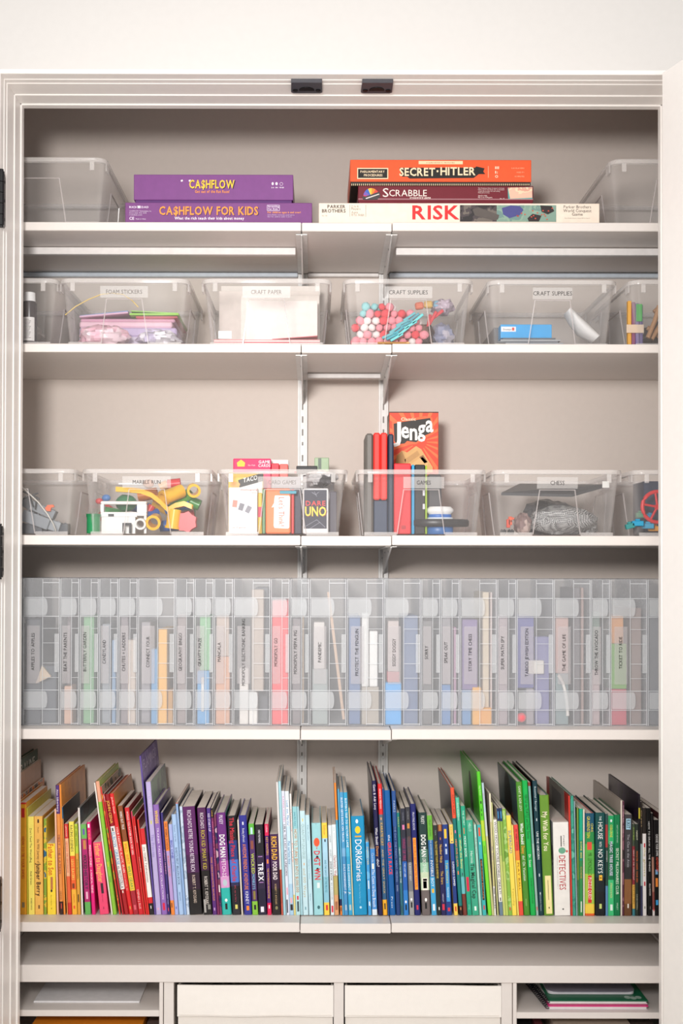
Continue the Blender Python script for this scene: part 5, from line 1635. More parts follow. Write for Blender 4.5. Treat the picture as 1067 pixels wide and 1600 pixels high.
# strip, left at the bottom, left at the top, width, top (all zoomed pixels), depth in cm, h/p, colour bands, board colour, lettering, panels, label
# bands: 'hex hex@y ..' downwards; lettering: 'TEXT|y0|y1|hex|size|x' ; panels: 'y0|y1|hex|x0|x1'
BK = [
 (1, -52, -62, 46, 250, 27, 'h', '1F4A3C', '1F4A38', '', '', 'tall dark green picture book half hidden behind the left jamb', 'CORALINE'),
 (1, -4, -12, 24, 345, 27, 'p', 'D9B9A0', 'C9A68E', '', '', 'tan picture book behind the left jamb, right of the dark green one', ''),
 (1, 22, 14, 22, 520, 28, 'p', 'E08A3C', 'E0843A+A8B4B8+5A4A44', '', '', 'orange and grey picture book with black brush lettering at the left jamb', 'imagination'),
 (1, 46, 40, 14, 548, 24, 'p', 'E79A2E', 'E8A234', 'THE SNEAKIEST BOOKS|860|1140|2A1A10|.6', '', 'thin orange book just left of the amber book with a red patch', ''),
 (1, 61, 58, 56, 556, 22, 'p', 'D2352A E8A42C@580', 'E9A832', 'HOW TO TIE YOUR SHOES|850|1200|C23A22|.42', '612|690|C9302A|.2|.8;1396|1440|8A7A5A|.25|.75', 'amber paperback with a small red patch near its top', ''),
 (1, 119, 113, 9, 600, 25, 'p', 'C9C23A', 'CFC63C', '', '', 'very thin olive yellow book left of the pale yellow one', ''),
 (1, 130, 122, 52, 672, 22, 'p', 'FAE76C', 'F5E060', "Don't Feed The WorryBug|780|1065|4A4A2A|.34;Andi Green|1135|1250|4A4A2A|.3;WORRYWOO|1360|1460|5A5A3A|.25", '', 'pale yellow paperback with thin dark lettering', ''),
 (1, 185, 176, 70, 670, 20, 'p', 'F5BE5C', 'F0B550', 'the Wild Journey of|870|1070|3A2414|.3;Juniper Berry|1070|1345|2A160C|.5;Woodard|770|818|5A3A1C|.16', '705|735|3A2414|.4|.62;1420|1450|7A5A2A|.4|.62', 'thick light amber paperback with looping dark lettering', ''),
 (1, 258, 256, 24, 690, 24, 'p', '8AA83A+E0C040+2E6A8A', 'E3D24A', '', '', 'thin yellow and blue picture book left of the short bright yellow book', ''),
 (1, 285, 277, 77, 897, 16, 'p', 'FADB3E', 'F7D43A', 'Father to Son|912|1170|D8641E|.62;Harry H. Harrison|1335|1425|8A6A1A|.14;WORKMAN|1440|1455|3A2A10|.12', '1185|1290|C07848|.42|.72;1290|1312|2A2420|.4|.66', 'short bright yellow book with big orange lettering', ''),
 (1, 366, 345, 18, 610, 22, 'p', 'F3C2A4', 'F0B896', '', '', 'thin peach book left of the tall purple and orange book', ''),
 (1, 387, 350, 34, 412, 29, 'h', '54357A E8954A@660 3A2420@1390', 'E8963C', 'Alan Silberberg|455|640|F2E6F2|.5;MEET THE LATKES|835|1160|7A2A4A|.5;VIKING|1300|1375|5A2A1A|.3', '1405|1450|C84A3A|.3|.75', 'tall picture book with purple top and orange spine', 'MEET'),
 (1, 424, 386, 22, 405, 29, 'h', 'F0923A', 'EE9A34+E08A2E', '', '', 'tall thin orange picture book with an orange cover', ''),
 (1, 448, 404, 10, 590, 20, 'p', 'F4A040 2E6E96@598 F0A860@700', '2A2E36', '', '', 'very thin book with blue patch beside the tall orange one', ''),
 (1, 459, 426, 32, 735, 18, 'p', 'D5322C F2B48A@865 E8643A@1180 D5322C@1400', 'C8402E', 'LEMONADE|760|850|F8E0D0|.32;LEMONS OR LEMONADE|890|1150|D8542E|.42', '', 'slim pale orange book with red top and red foot', ''),
 (1, 495, 465, 42, 715, 18, 'p', 'F7E25A F0642C@1010 F5B63A@1290', 'F2DA50', 'RACING LEGENDS|755|975|2A2A20|.5;LEGO RACERS|1040|1210|F8E46A|.5;SCHOLASTIC|1330|1400|C84A1E|.26', '1240|1280|7A3A20|.2|.75;1425|1450|E8542C|.3|.7', 'yellow paperback with an orange red block in its middle', ''),
 (1, 541, 512, 26, 735, 18, 'p', 'B8CF3C E0A03A@990', 'C0CC44', 'MY WEIRD SCHOOL|765|930|2A3A1A|.45;DAN GUTMAN|1040|1200|5A3A1A|.4', '1330|1395|3A2A1A|.2|.7', 'slim lime green and ochre paperback', ''),
 (1, 572, 541, 18, 600, 24, 'h', 'E9E2DC', '1F3A44+2E5560', '', '', 'thin white spined picture book with a dark teal cover', ''),
 (1, 598, 558, 53, 738, 20, 'p', '6CB45A B0206A@868 62B058@1395', '3A7A3A', 'WICKED|1000|1120|2A1A2A|.6;HISTORY|1130|1290|3A2A4A|.55', '785|835|6A5AA8|.3|.7;880|955|C8844A|.25|.85;1310|1370|F0B8D0|.3|.7', 'magenta paperback with green top and green foot', ''),
 (1, 660, 616, 30, 720, 20, 'p', 'E4187A', 'D81872', '1|745|775|FFFFFF|.5;KYLIE|800|875|F6A03A|.6;PRINCESS PONIES|920|1100|FCE8F0|.55;A MAGICAL FRIEND|1125|1320|FCE8F0|.5', '', 'slim hot pink paperback with white lettering', ''),
 (2, 87, 26, 100, 890, 16, 'p', 'EE4A74', 'E8446C', 'Father to Daughter|910|1230|F9B468|.58;Harrison|1330|1395|8A2A44|.12;WORKMAN|1435|1455|3A1420|.12', '1240|1325|3A2430|.4|.72', 'short thick pink book with orange lettering', ''),
 (2, 172, 26, 20, 390, 27, 'h', 'EDE6DC', 'C9A890', '', '', 'tall white spined picture book leaning beside the short pink one', ''),
 (2, 193, 47, 44, 380, 27, 'h', 'E8A88A 8CC63C@560', 'B5D25A', '', '1060|1100|E8D83A|.3|.6;1180|1230|6FA83A|.2|.8', 'tall lime green picture book with a peach top', ''),
 (2, 240, 80, 22, 425, 27, 'p', 'D8382E+E88A2E+7AAA3A', 'BFA88A+4A5A4A', '', '', 'tall thin picture book with mottled red and orange spine', ''),
 (2, 264, 102, 22, 485, 26, 'p', 'B8242A', '2A3A3A', 'SUPER FLY|500|560|F4E8E0|.5', '', 'tall dark red thin picture book left of the white and blue spine', ''),
 (2, 288, 124, 40, 488, 26, 'h', '9A1A22 EFEAE6@765 A81E24@1290', '22302E', 'JOHN CENA|550|740|F4C04A|.62;ELBOW GREASE|815|1085|1C8AC0|.66;vs. MOTOZILLA|1095|1280|2A2A2A|.62', '778|806|2A2A2A|.25|.75;1300|1320|F2E6DA|.3|.7', 'tall dark red picture book with a white block and blue lettering', ''),
 (2, 330, 164, 36, 484, 27, 'h', 'DF2A2C', 'E8952E', 'JoAnn Deak|520|660|F4D8C8|.4;YOUR FANTASTIC ELASTIC BRAIN|770|1150|FBE6DC|.5;Stretch It|1160|1300|F0B8A8|.3', '1430|1455|C8A84A|.3|.7', 'tall scarlet picture book whose orange cover shows', ''),
 (2, 366, 230, 44, 585, 20, 'p', '8A4A24 F2C63A@892 A82432@1300', '6A3A24', 'WEIRD BUT TRUE|640|790|F6F0E8|.45;WILD WEST|905|1080|E8642A|.55;WILD GEARS|1095|1290|3A9A4A|.55', '1420|1460|E06070|.25|.75', 'paperback with brown top and yellow block, wine red foot', ''),
 (2, 410, 289, 40, 600, 20, 'p', 'D0202A', 'B82A28', 'WOULD YOU RATHER BOOK FOR KIDS|640|1000|F9E6E0|.42;STEPHEN J. ELLIS|1290|1450|F6D0C8|.4', '', 'red paperback with fine white lettering, behind it a green edge', ''),
 (2, 450, 341, 16, 630, 22, 'p', 'C83A5A D8302E@700', '8AB05A', '', '', 'very thin red book with a pinkish top', ''),
 (2, 466, 358, 18, 672, 20, 'p', 'D92428', 'C0302C', 'SPIES IN DISGUISE|760|900|FBE8E0|.4;PENGUIN|1020|1140|F4C8B8|.4', '', 'thin bright red paperback with white specks', ''),
 (2, 484, 394, 14, 700, 18, 'p', 'E0342A', 'B04A3A', '', '', 'very thin red paperback left of the red and white book', ''),
 (2, 500, 418, 38, 775, 18, 'p', 'D4232A F1ECE6@915 D4232A@1355 191516@1405', 'D8B49A', 'LOOK|820|880|E04A3A|.3;the OGRE Twelvestones|935|1230|5A3A3A|.42', '1425|1450|F2F0EC|.4|.6', 'red and white paperback with a black foot', ''),
 (2, 540, 414, 14, 168, 28, 'h', '5F4C98', '6A55A0+8A78B8', '', '', 'tallest purple picture book sticking up beside the lavender ones', 'FLAMINGO'),
 (2, 556, 466, 42, 385, 27, 'p', 'B9ABD9', '8FA898+7A8A8A', 'THE UNICORN|470|640|D8CCEC|.5;The Princess|830|1020|8E7CC0|.6', '715|745|C9C86A|.3|.65;1440|1460|E8A8C0|.3|.7', 'lavender picture book wrapped in crinkled film', ''),
 (2, 600, 526, 50, 575, 22, 'h', '8F68B4', '3A2A6A', 'WINGS|630|740|F0C83A|.5;TRAINER TALES READER COLLECTION|775|1370|F2E4F6|.3', '1402|1462|D8244A|.25|.8', 'purple hardback with widely spaced white lettering', ''),
 (2, 652, 590, 22, 640, 20, 'p', '3A2F74', '241C4A', 'FOREST FRIENDS|960|1160|E8A0B8|.4;BOLD TALES|1330|1410|D8D0F0|.35', '1440|1470|E04A5A|.2|.7', 'thin dark violet paperback beside the purple hardback', ''),
 (2, 676, 612, 34, 715, 19, 'p', 'F0853A B79AD0@968 F08A3A@1380', 'C8B49A', 'MY WEIRD SCHOOL|740|960|2A1A1A|.5;BUNNY TALES|1010|1180|E87A4A|.45', '1400|1440|2A1A1A|.2|.5', 'lilac paperback with orange top and orange foot', ''),
 (3, 72, 16, 30, 738, 21, 'p', 'A8B2E2', 'C8CCE8', 'BIG ONE|880|1030|2A3AA8|.6;RAISE|1060|1140|8894D8|.4', '1430|1450|5A6AC0|.3|.7', 'slim lavender blue paperback with deep blue lettering', ''),
 (3, 104, 39, 42, 655, 23, 'h', 'A9C6EA', '8FA8C8', "BABY'S FIRST BILLION BOOK|940|1250|4A5A7A|.45;Susan Verde|750|890|6A82A8|.3;INNOVATE|1310|1380|4A6A9A|.25", '', 'sky blue hardback with grey lettering, left of the dark pair', ''),
 (3, 148, 76, 20, 560, 26, 'p', 'D85A3A 8FB0DC@572', '5A5A60', 'Grandma Tales|640|740|C8DCF2|.45;Once upon|910|1020|D8E6F6|.4', '', 'slim blue picture book with an orange red top edge', ''),
 (3, 170, 108, 24, 590, 25, 'p', 'C9D8EA+9FB4CC+B8C8DC', '9AA0A8', '', '', 'slim pale streaky blue book beside the thick purple black one', ''),
 (3, 198, 133, 104, 592, 21, 'p', '56165A 441248@1000 2A0F28@1150 15100F@1290', '1A0F1A', "RICH DAD'S RETIRE YOUNG RETIRE RICH|630|1140|EADCEC|.32;ROBERT T. KIYOSAKI|1170|1400|D8C4B4|.24", '', 'thickest purple to black paperback with small white capitals', ''),
 (3, 312, 254, 72, 600, 21, 'p', '4F1650 3A1238@980 17100F@1130', '160E14', "RICH DAD'S|650|780|E8DCE4|.4;RICH KID SMART KID|795|1120|C8B43A|.45;ROBERT T. KIYOSAKI|1180|1410|E6DCD4|.36", '1370|1480|A8A4A0|.0|.3;1415|1455|8A8680|.55|.9', 'purple to black paperback with white and olive gold lettering', ''),
 (3, 388, 333, 34, 603, 20, 'p', '4A2A80 5A2A78@900', '3A2A4A', 'KID START-UP|655|805|F0E8F4|.5;MARK CUBAN SHAAN PATEL IAN MCCUE|1020|1380|F29A3A|.4', '1440|1462|C8A0D0|.3|.7', 'slim purple paperback with white title and orange names', ''),
 (3, 424, 367, 20, 604, 22, 'p', '171214 7A2A5A@690', '4A4A48', 'LOUD|630|680|E8B04A|.5;Girls Can Dream|720|1090|E87AB0|.35', '', 'very slim black and plum book beside the purple paperback', ''),
 (3, 446, 394, 18, 655, 22, 'p', '7A3A58+2A2A5A+C8A4B4', '5A6A66', '', '1250|1310|EDE6E4|.1|.9;1340|1400|1C2050|.0|1', 'very slim mottled maroon book left of the purple and teal comic', ''),
 (3, 466, 413, 78, 642, 23, 'h', '6A2A7A 84408C@900 B05AA8@1050 D89ACC@1180 2BB3A8@1275', '2F8A80', 'PILKEY|670|745|F2E8F4|.38;DOG MAN|832|1020|FBFAF8|.56;FETCH-22|1035|1185|F8EEF4|.4', '1205|1262|B9C8D0|.22|.8;1405|1455|1A1A1C|.35|.65;1365|1392|F4F0EE|.35|.7', 'purple and pink comic hardback with a teal foot', ''),
 (3, 550, 504, 74, 668, 21, 'h', '1B171F 263A7A@880 4A74C8@1040 2A2A50@1230 1E1A22@1260', '14141A', 'The Missing Piece of Charlie|690|1220|C8283A|.5;Kevin|1255|1390|A83A4A|.18', '1415|1450|D8D06A|.35|.7', 'black hardback with blue middle and red script', ''),
 (3, 626, 590, 14, 700, 18, 'p', 'E4D9C8', 'DCCAB4', '', '', 'very thin cream book before the indigo hardback', ''),
 (3, 643, 596, 70, 664, 21, 'h', '2F2F8E', '3A1F3A', "Rowley Jefferson's|780|895|EDEAF6|.28;AWESOME FRIENDLY ADVENTURE|910|1290|F0882E|.46;KINNEY|1305|1410|E6E2F2|.4", '725|750|F0EEF6|.38|.6;1425|1462|F0882E|.3|.75', 'indigo hardback with orange playful lettering', ''),
 (4, 78, 42, 47, 733, 20, 'p', '5CB23E 4A2A62@828 86C23E@1385', '4A3A2A', 'WICKED|985|1155|B8C84A|.55;MONKEYS|1160|1285|7AB0D0|.5', '770|825|BFE0EA|.3|.75;880|950|8A4A3A|.2|.8;1300|1370|8A7A3A|.25|.75;1415|1455|1A1A1A|.3|.75', 'dark violet paperback with green top and lime foot', ''),
 (4, 130, 96, 68, 740, 20, 'p', '15101A 2A1A3C@1000 1B1330@1280', '120E14', 'CHRISTYNE MORRELL|790|900|EFE8F4|.24;TREX|1065|1215|F6F2F8|.62', '1430|1475|EDE8F2|.25|.7;1010|1016|B884C8|.2|.8;1225|1231|B884C8|.2|.8', 'black paperback with white angular lettering and faint violet', ''),
 (4, 203, 176, 34, 735, 20, 'p', 'D81E54 4A1F6A@838 D81E54@1398', '8A2A4A', 'LUNAR|755|810|F8D8E2|.4;KEY HUNTERS|850|1000|F2B83A|.5;THE MYSTERIOUS MOONSTONE|1110|1360|F2B83A|.42', '1035|1070|F28A3A|.2|.75;1415|1445|F8E0E4|.3|.7', 'slim plum paperback with magenta top and foot', ''),
 (4, 244, 219, 71, 820, 17, 'p', '3F1A4A 2E1330@1100 191012@1280', '1A1014', 'RICH DAD|845|1040|F3B83A|.62;POOR DAD|1055|1205|F2E4E8|.5;ROBERT T. KIYOSAKI|1240|1410|C8A87A|.22', '1425|1455|8A845A|.35|.7', 'small plum black paperback with bold yellow and white title', ''),
 (4, 318, 274, 16, 385, 24, 'p', 'E8E2E0 B4503C@1120 C85A4A@1400', '8A8884', '', '', 'tall very thin white book with brick red lower part', ''),
 (4, 336, 292, 22, 378, 24, 'p', 'A4D2DC', '7A8084', '', '', 'tall slim plain aqua book left of the white capitals', ''),
 (4, 360, 316, 28, 460, 22, 'p', 'DCE0EE', '8A8E94', 'KARINA MARTIN|510|720|D87AA8|.42;LEILA, THE LAST BLACK UNICORN|745|1170|3A3A48|.6', '1370|1480|22262C|.0|.55;1270|1330|E89AB0|.3|.8', 'pale lilac white book with grey capitals and black foot corner', ''),
 (4, 389, 346, 34, 462, 22, 'p', 'E6F0F6 C8E2F0@760 A8CCE4@1240', '9AA0A4', 'Look out, Martha!|545|755|2A7AB8|.55;Pet surface Izzy|885|1075|1E6AA8|.55', '1410|1460|2A2226|.1|.95;1355|1400|E8B0B8|.2|.8', 'white and sky blue book with blue lettering', ''),
 (4, 424, 386, 14, 482, 22, 'p', 'F0EEEA E8D88A@1330', 'B0ACA6', 'Mysterious|620|800|C84A3A|.5;Kids|900|1060|E08A6A|.5', '', 'very thin white book with faint red lettering', ''),
 (4, 440, 408, 40, 590, 21, 'p', '94CBD2 B8DDE0@780', '8A8A88', 'James Rich Author|640|760|3A8AA0|.35;HOW TO TURN $100 INTO $1,000,000|785|1310|C8761E|.62', '1340|1372|D8344A|.3|.75;1385|1470|4A5A60|.25|.8', 'aqua paperback with ochre outlined capitals', ''),
 (4, 481, 448, 16, 590, 22, 'p', 'AFD8E2', '9A9C98', '', '', 'very slim plain aqua paperback right of the ochre capitals', ''),
 (4, 500, 470, 45, 625, 21, 'p', 'C3E2EA', '8E8C88', 'QUANTUM UNIVERSE|740|1030|9AB4B4|.5;and 100 Ways|1110|1350|C8B89A|.5', '695|720|E8C86A|.4|.6;1065|1085|E8A86A|.4|.6;1430|1455|7AA8B4|.35|.65', 'pale icy blue paperback with silvery lettering', ''),
 (4, 548, 516, 36, 660, 21, 'p', 'BEE0EA', '6E7070', 'Dan Pickler|750|880|6A94A8|.26;Making of a Genius|1035|1200|7AA8BC|.26;Wonder House|1320|1380|5A88A0|.22', '', 'pale blue slim book with tiny lettering left of the red balloon', ''),
 (4, 590, 568, 80, 727, 20, 'h', '9CD2D8', '8AC4CC', 'D GT WN|965|1205|D8343E|.62;Applegate & Choldenko|735|745|5A8A90|.1', '856|930|EE5A34|.12|.88;935|950|C84A30|.45|.55;1005|1035|1E1A1C|.35|.7;1105|1135|1E1A1C|.35|.7;1230|1275|E4F0F0|.4|.75;1420|1450|3A6A70|.35|.7', 'thick aqua hardback with an orange red balloon', ''),
 (4, 676, 653, 45, 725, 20, 'p', 'F7D24A A9D4EA@860 8CC4D6@1180 F7CE4A@1395', 'D8B09A', 'Stilton|750|830|D8862A|.4;AND THE GHOST OF THE PIRATES|1040|1310|3A8A9A|.34', '868|890|2A2A3A|.4|.7;1415|1460|D83A34|.3|.8', 'light blue paperback with yellow top and yellow foot', ''),
 (5, 90, 66, 30, 745, 20, 'p', 'DDE6EA', 'D8B8A0', 'LAUGHS|830|890|7A8A90|.4;GRUMPY|950|1020|9AA8AC|.4;JUDGE A BOOK|1050|1210|2A2A2E|.5;BY ITS COVER|1230|1370|8A9498|.4', '1420|1475|D8384A|.15|.9', 'slim greyish white paperback with small red foot mark', ''),
 (5, 122, 96, 42, 740, 20, 'p', 'E4EEF0 B8A868@1170 D8A070@1330', 'D0A890', "Charlotte's Web|1000|1175|B83A34|.62;E.B. White|770|870|B8C8CC|.3", '1385|1455|A86A4A|.15|.85', 'white and tan paperback with red title, left of the orange blue spine', ''),
 (5, 165, 112, 21, 392, 23, 'p', 'F08A2E 4AA0C4@705 1E2250@1365 E8843A@1420', '8A8078', '', '1432|1465|3A1A1A|.2|.8', 'tall thin book, orange above and blue below', ''),
 (5, 187, 144, 14, 445, 22, 'p', '5AA8CC', '3A4A54', '', '', 'very thin blue book between the orange one and the racing pair', ''),
 (5, 203, 161, 33, 470, 22, 'p', '4E9CCB 7AB0D8@940 4890C4@1010', '5A6468', 'BUSTER GETS BACK ON TRACK|520|890|F2F8FA|.5;DALE EARNHARDT JR.|1075|1325|EAF2F6|.48', '1412|1458|A8BCC8|.2|.8', 'left of two bright blue books with spaced white capitals', ''),
 (5, 238, 193, 34, 472, 22, 'p', '2FA2CF 4AB4DA@940 36A4D0@1010', 'C8702E', "BUSTER'S TRIP TO VICTORY LANE|525|935|F4FAFA|.5;DALE EARNHARDT JR.|1075|1330|EEF6F8|.48", '1412|1458|BCC8C0|.2|.8', 'right of two bright blue books with spaced white capitals', ''),
 (5, 273, 237, 9, 600, 21, 'p', 'E8E0B8', 'D8D0B8', '', '', 'very thin cream book left of the thick cyan hardback', ''),
 (5, 284, 256, 112, 670, 21, 'h', '138EBE', '1688B4', 'DORK|870|1045|F8FAFA|.48;diaries|1035|1215|F6F4F8|.42;Tales from a Not-So Best Friend|1235|1400|7AC8E4|.12', '700|735|F0F4F4|.32|.55;758|820|F2CE2C|.25|.72;838|850|E0A83A|.22|.78;1425|1445|BCE0EC|.42|.62', 'thickest cyan blue hardback with white bubbly lettering', ''),
 (5, 402, 379, 28, 885, 18, 'p', '3F9CD8+6AB8E6', 'B8A898', 'DISCOVER|930|1080|E8C85A|.45', '1210|1280|D8E4EA|.2|.7;1385|1420|EEF4F8|.3|.75', 'short slim sky blue paperback right of the thick cyan hardback', ''),
 (5, 436, 416, 42, 942, 17, 'p', '3E86CC 4A90D4@1120 DCE6EE@1450', 'C8B8A8', 'Guide|980|1060|B8D0E8|.45;The Count to Deep Breath|1120|1430|F0F6FA|.55', '1068|1115|F4EFE2|.2|.75', 'shortest blue paperback with white handwritten title', ''),
 (5, 487, 431, 37, 374, 28, 'h', '1D1B4A', '22222E', "Ganit & Adir Levy|410|620|EEEAF4|.5;What Should|770|910|F6F4F8|.55;Danny|925|1010|F0A03A|.55;do?|1030|1095|F6F4F8|.55", '', 'tall dark navy picture book with orange word in its title', ''),
 (5, 527, 479, 36, 400, 26, 'h', 'DB2A2E 5A6A7A@660 35608C@920 2F5A80@1100 F2B02E@1370', '3A2420', 'AMANDA MEEHAN|445|610|F6E0D8|.42;KARATE CAT|730|920|E8B44A|.5;AND THE GREAT SNACK|950|1320|D8B86A|.4', '685|705|E8A06A|.25|.7;1400|1450|3A2A1A|.25|.75', 'tall blue picture book with scarlet top and amber foot', ''),
 (5, 566, 518, 13, 440, 23, 'p', '1F4A86', '8A8E92', '', '', 'very slim blue book between the scarlet topped and royal blue books', ''),
 (5, 581, 532, 50, 455, 25, 'h', '0F5CA0', '2A3038', 'the|830|880|F2F4F8|.35;GREAT RACE|890|1160|E8404A|.55;Press|1345|1440|C8DCEC|.3', '', 'tall royal blue picture book with red slanted word', ''),
 (5, 636, 595, 36, 460, 25, 'h', '2B5292 1F3C74@760', '24262C', 'PARKS|545|640|A8BEDC|.5;THE DAY THE PANTS WENT MISSING|760|1220|7A94C0|.45;BOOKS|1250|1300|A8B8D4|.35', '', 'tall dusty navy hardback with faint lettering', ''),
 (5, 674, 639, 23, 640, 21, 'p', '1A7A74 2A6A7A@960', 'D8D4CC', "SALLY|680|765|D8C85A|.4;I DON'T WANT TO READ THIS|935|1230|E8F0F0|.45", '1420|1480|3A4A3A|.2|.6', 'slim dark teal paperback right of the dusty navy hardback', ''),
 (6, 60, 29, 42, 605, 21, 'p', '2A2C3A 3A2F4C@850 1F5CB0@1050 2C7CC8@1290', 'C8C4C0', 'TUI SUTHERLAND|640|710|8A8CA0|.25;WINGS OF FIRE|860|1040|A83A6A|.55;THE LOST HEIR|1065|1180|DCE6F4|.34', '745|785|D87AA8|.2|.8;1375|1398|F0F0F2|.25|.75;1410|1455|14161C|.3|.7', 'slate to blue paperback with a pink medallion', ''),
 (6, 104, 66, 43, 594, 21, 'p', '33333A 4A4850@850 77787C@1060 9A9A9A@1300', '5A5856', 'TUI SUTHERLAND|630|700|9A9AA0|.25;WINGS OF FIRE|840|1035|7A4A44|.55;THE BRIGHTEST NIGHT|1055|1210|E8E6E4|.34', '733|775|C8843A|.2|.8;1355|1378|F0F0F2|.25|.75;1390|1435|1A1A1C|.3|.7', 'slate to grey paperback with a bronze medallion', ''),
 (6, 150, 109, 48, 568, 22, 'h', '1E2368', '2A2A34', 'PRAYING BOOK|640|790|D8D8EC|.36;KIDS WORLD BEST MONSTER MANUAL|870|1270|C84A1E|.4', '853|1285|F5A032|.08|.9;1415|1452|D8304A|.3|.75', 'navy hardback with a long orange panel on its spine', ''),
 (6, 211, 177, 72, 640, 22, 'h', '203A38 4A7A66@950 9AC8A8@1060 C8D8B8@1140 6E6462@1290', '1E2422', 'PILKEY|670|740|EDF0EC|.38;DOG MAN|828|1010|FAFAF8|.55;LORD OF FLEAS|1020|1145|F2F4EE|.4', '1188|1290|F2EADC|.1|.9;1215|1275|7A3418|.2|.75;1195|1212|F08A2E|.2|.8;1355|1385|F2F0EE|.35|.7;1395|1445|161414|.35|.65', 'dark green comic hardback with brown round face patch and grey foot', ''),
 (6, 290, 249, 43, 664, 20, 'p', '6AB43A 2A6AA4@872 3FA4D4@1180', 'D8CCC0', 'TRUDY LUDWIG|700|840|3A6A2A|.35;THE ADVENTURES OF|870|1025|CFE0EE|.28;INVISIBLE BOY|1040|1260|F0F6FA|.5', '1278|1312|F0B83A|.2|.75;1405|1460|E8F0F4|.25|.8', 'blue paperback with grass green top', ''),
 (6, 338, 303, 33, 745, 19, 'p', '26302E 1C2622@1000', 'D4C4B4', 'Carle|790|830|9AA8A0|.3;The CRAZY BENNET FOURTH GRADE ADVENTURE|880|1190|E8C84A|.5', '1430|1455|E8E4DC|.35|.7', 'slim greenish black paperback with yellow lettering', ''),
 (6, 372, 337, 40, 740, 19, 'p', '6A3A2A 201E52@800', 'D8C8B8', 'Number Ninja|910|1060|F0C04A|.5;The Stars|1130|1240|F0C04A|.5;NERDLET|1320|1390|D8D4EC|.22', '745|795|B8743A|.2|.8;850|870|E8843A|.4|.6;1405|1455|D8304A|.2|.8', 'midnight blue paperback with gold lettering and brown top', ''),
 (6, 414, 378, 46, 740, 19, 'p', '1D3C86', 'C8C0B8', 'Tale Hunters|1060|1230|D8C84A|.42;fantasy|1265|1350|E0E8F0|.3', '780|858|F5C23A|.2|.75;905|925|EFF2F8|.35|.65;945|990|B8C8E0|.3|.7;1040|1385|3F9AD0|.1|.85;1435|1465|D8384A|.25|.75', 'blue paperback with light blue panel and yellow patch', ''),
 (6, 478, 434, 36, 740, 19, 'p', 'F2D26A 2A4A94@900 1F3A80@1040 F2CE5A@1400', 'B8A898', 'ELIZABETH|760|860|B87A2A|.35;SUPERHERO SUMMER|1050|1255|F0F2F8|.48', '880|890|2A3A6A|.2|.8;1425|1465|D84A2E|.25|.75', 'blue paperback with pale yellow top and foot', ''),
 (6, 517, 442, 34, 433, 29, 'h', 'F0583A 15706E@690 1A7A78@1000 2A1A1A@1420', '1F2130', 'ADAM RUBIN|490|660|7A2A20|.45;HIGH FIVE LLAMA|865|1095|F08A4A|.5', '790|815|D870A0|.25|.75;1130|1160|F0784A|.25|.75;1432|1455|D88A5A|.3|.7', 'tall teal picture book with coral top and black navy cover', ''),
 (6, 554, 487, 32, 515, 26, 'h', '5CC4A4 3FA88C@680 6ABCC0@1180 7A3A30@1320', '2A5A4A', 'Amy Dyckman|560|710|D8F0E4|.4;Wolfie the Bunny|870|1110|F2E88A|.5', '825|850|E8784A|.3|.7;1145|1170|2A4A5A|.3|.7', 'tall mint green picture book with brown foot', ''),
 (6, 590, 531, 36, 585, 23, 'p', '1FA27E', 'B8B0A8', 'THE SECRET|625|750|C8F0E0|.4;MONEY BOOK|840|1015|E8F8F0|.5;LITTLE|1410|1450|A8E0CC|.3', '770|820|E8744A|.25|.5;1180|1300|D8284A|.1|.9', 'emerald green book with a red patch low on its spine', ''),
 (6, 630, 576, 56, 703, 21, 'p', '3BA886', 'D0C8B8', 'HELLO|730|800|D0F0E0|.35;Hermia|965|1065|D8F0E4|.4;Tia Magical Cap|1070|1360|1C3A30|.55', '1425|1460|EAF6F0|.35|.7', 'wide sea green paperback with black handwritten title', ''),
 (6, 690, 640, 20, 740, 20, 'p', 'A8DCCB', 'D8D0C8', 'Small Tales Lead|850|980|4A7A6A|.4', '', 'slim pale mint paperback right of the sea green one', ''),
 (6, 716, 668, 38, 742, 20, 'p', '3FB4B4', '9ADCD8', 'DRAGON ESCAPE|1045|1360|D88A5A|.35', '768|840|E8502E|.15|.8;890|910|E8F0F0|.3|.6;1030|1372|3A2018|.08|.86;1415|1452|D8344A|.25|.75', 'turquoise paperback with a long dark brown panel', ''),
 (6, 755, 658, 36, 298, 33, 'h', '5CD02E B8D83A@708 7ADC34@880', '3FB41E', 'Big Green|420|500|CFF0B0|.4', '548|570|1A2A14|.2|.75;610|632|2A6A1E|.2|.6;650|672|2A6A1E|.2|.6;920|985|6AA82A|.2|.7', 'tallest bright lime green picture book leaning left', ''),
 (6, 793, 706, 34, 392, 27, 'h', 'B9CFDA C8D2D0@640 C9C88A@840', 'B8B4B4', 'Unicorn|480|565|C888B0|.5', '', 'tall grey blue picture book right of the lime green one', ''),
 (7, 47, 2, 38, 480, 23, 'p', 'E8E2C8 D8CF98@720 CFC88A@1050 EDEAE2@1255', 'C8C0B4', 'My Turn|925|1035|5A48B0|.5;TITLES|1335|1440|2A2A24|.5', '1270|1320|3A3A30|.25|.75', 'pale straw coloured paperback with purple lettering', ''),
 (7, 86, 34, 16, 555, 22, 'p', 'D8DC98', 'C8C49A', '', '', 'very slim pale yellow green book left of the black capitals', ''),
 (7, 104, 50, 36, 700, 22, 'p', 'EFEDE6 6E8496@1385', 'C4BCB0', "WOO HOO! YOU'RE DOING GREAT!|715|1320|1C1A1A|.6", '1350|1378|3A3A38|.3|.7', 'white paperback with bold black capitals and grey blue foot', ''),
 (7, 141, 84, 20, 605, 21, 'p', '1C3360 A8C26A@712 C9D27A@1000', 'C8BEB2', '', '630|690|4A9ACC|.2|.8', 'left of two slim green books with navy tops', ''),
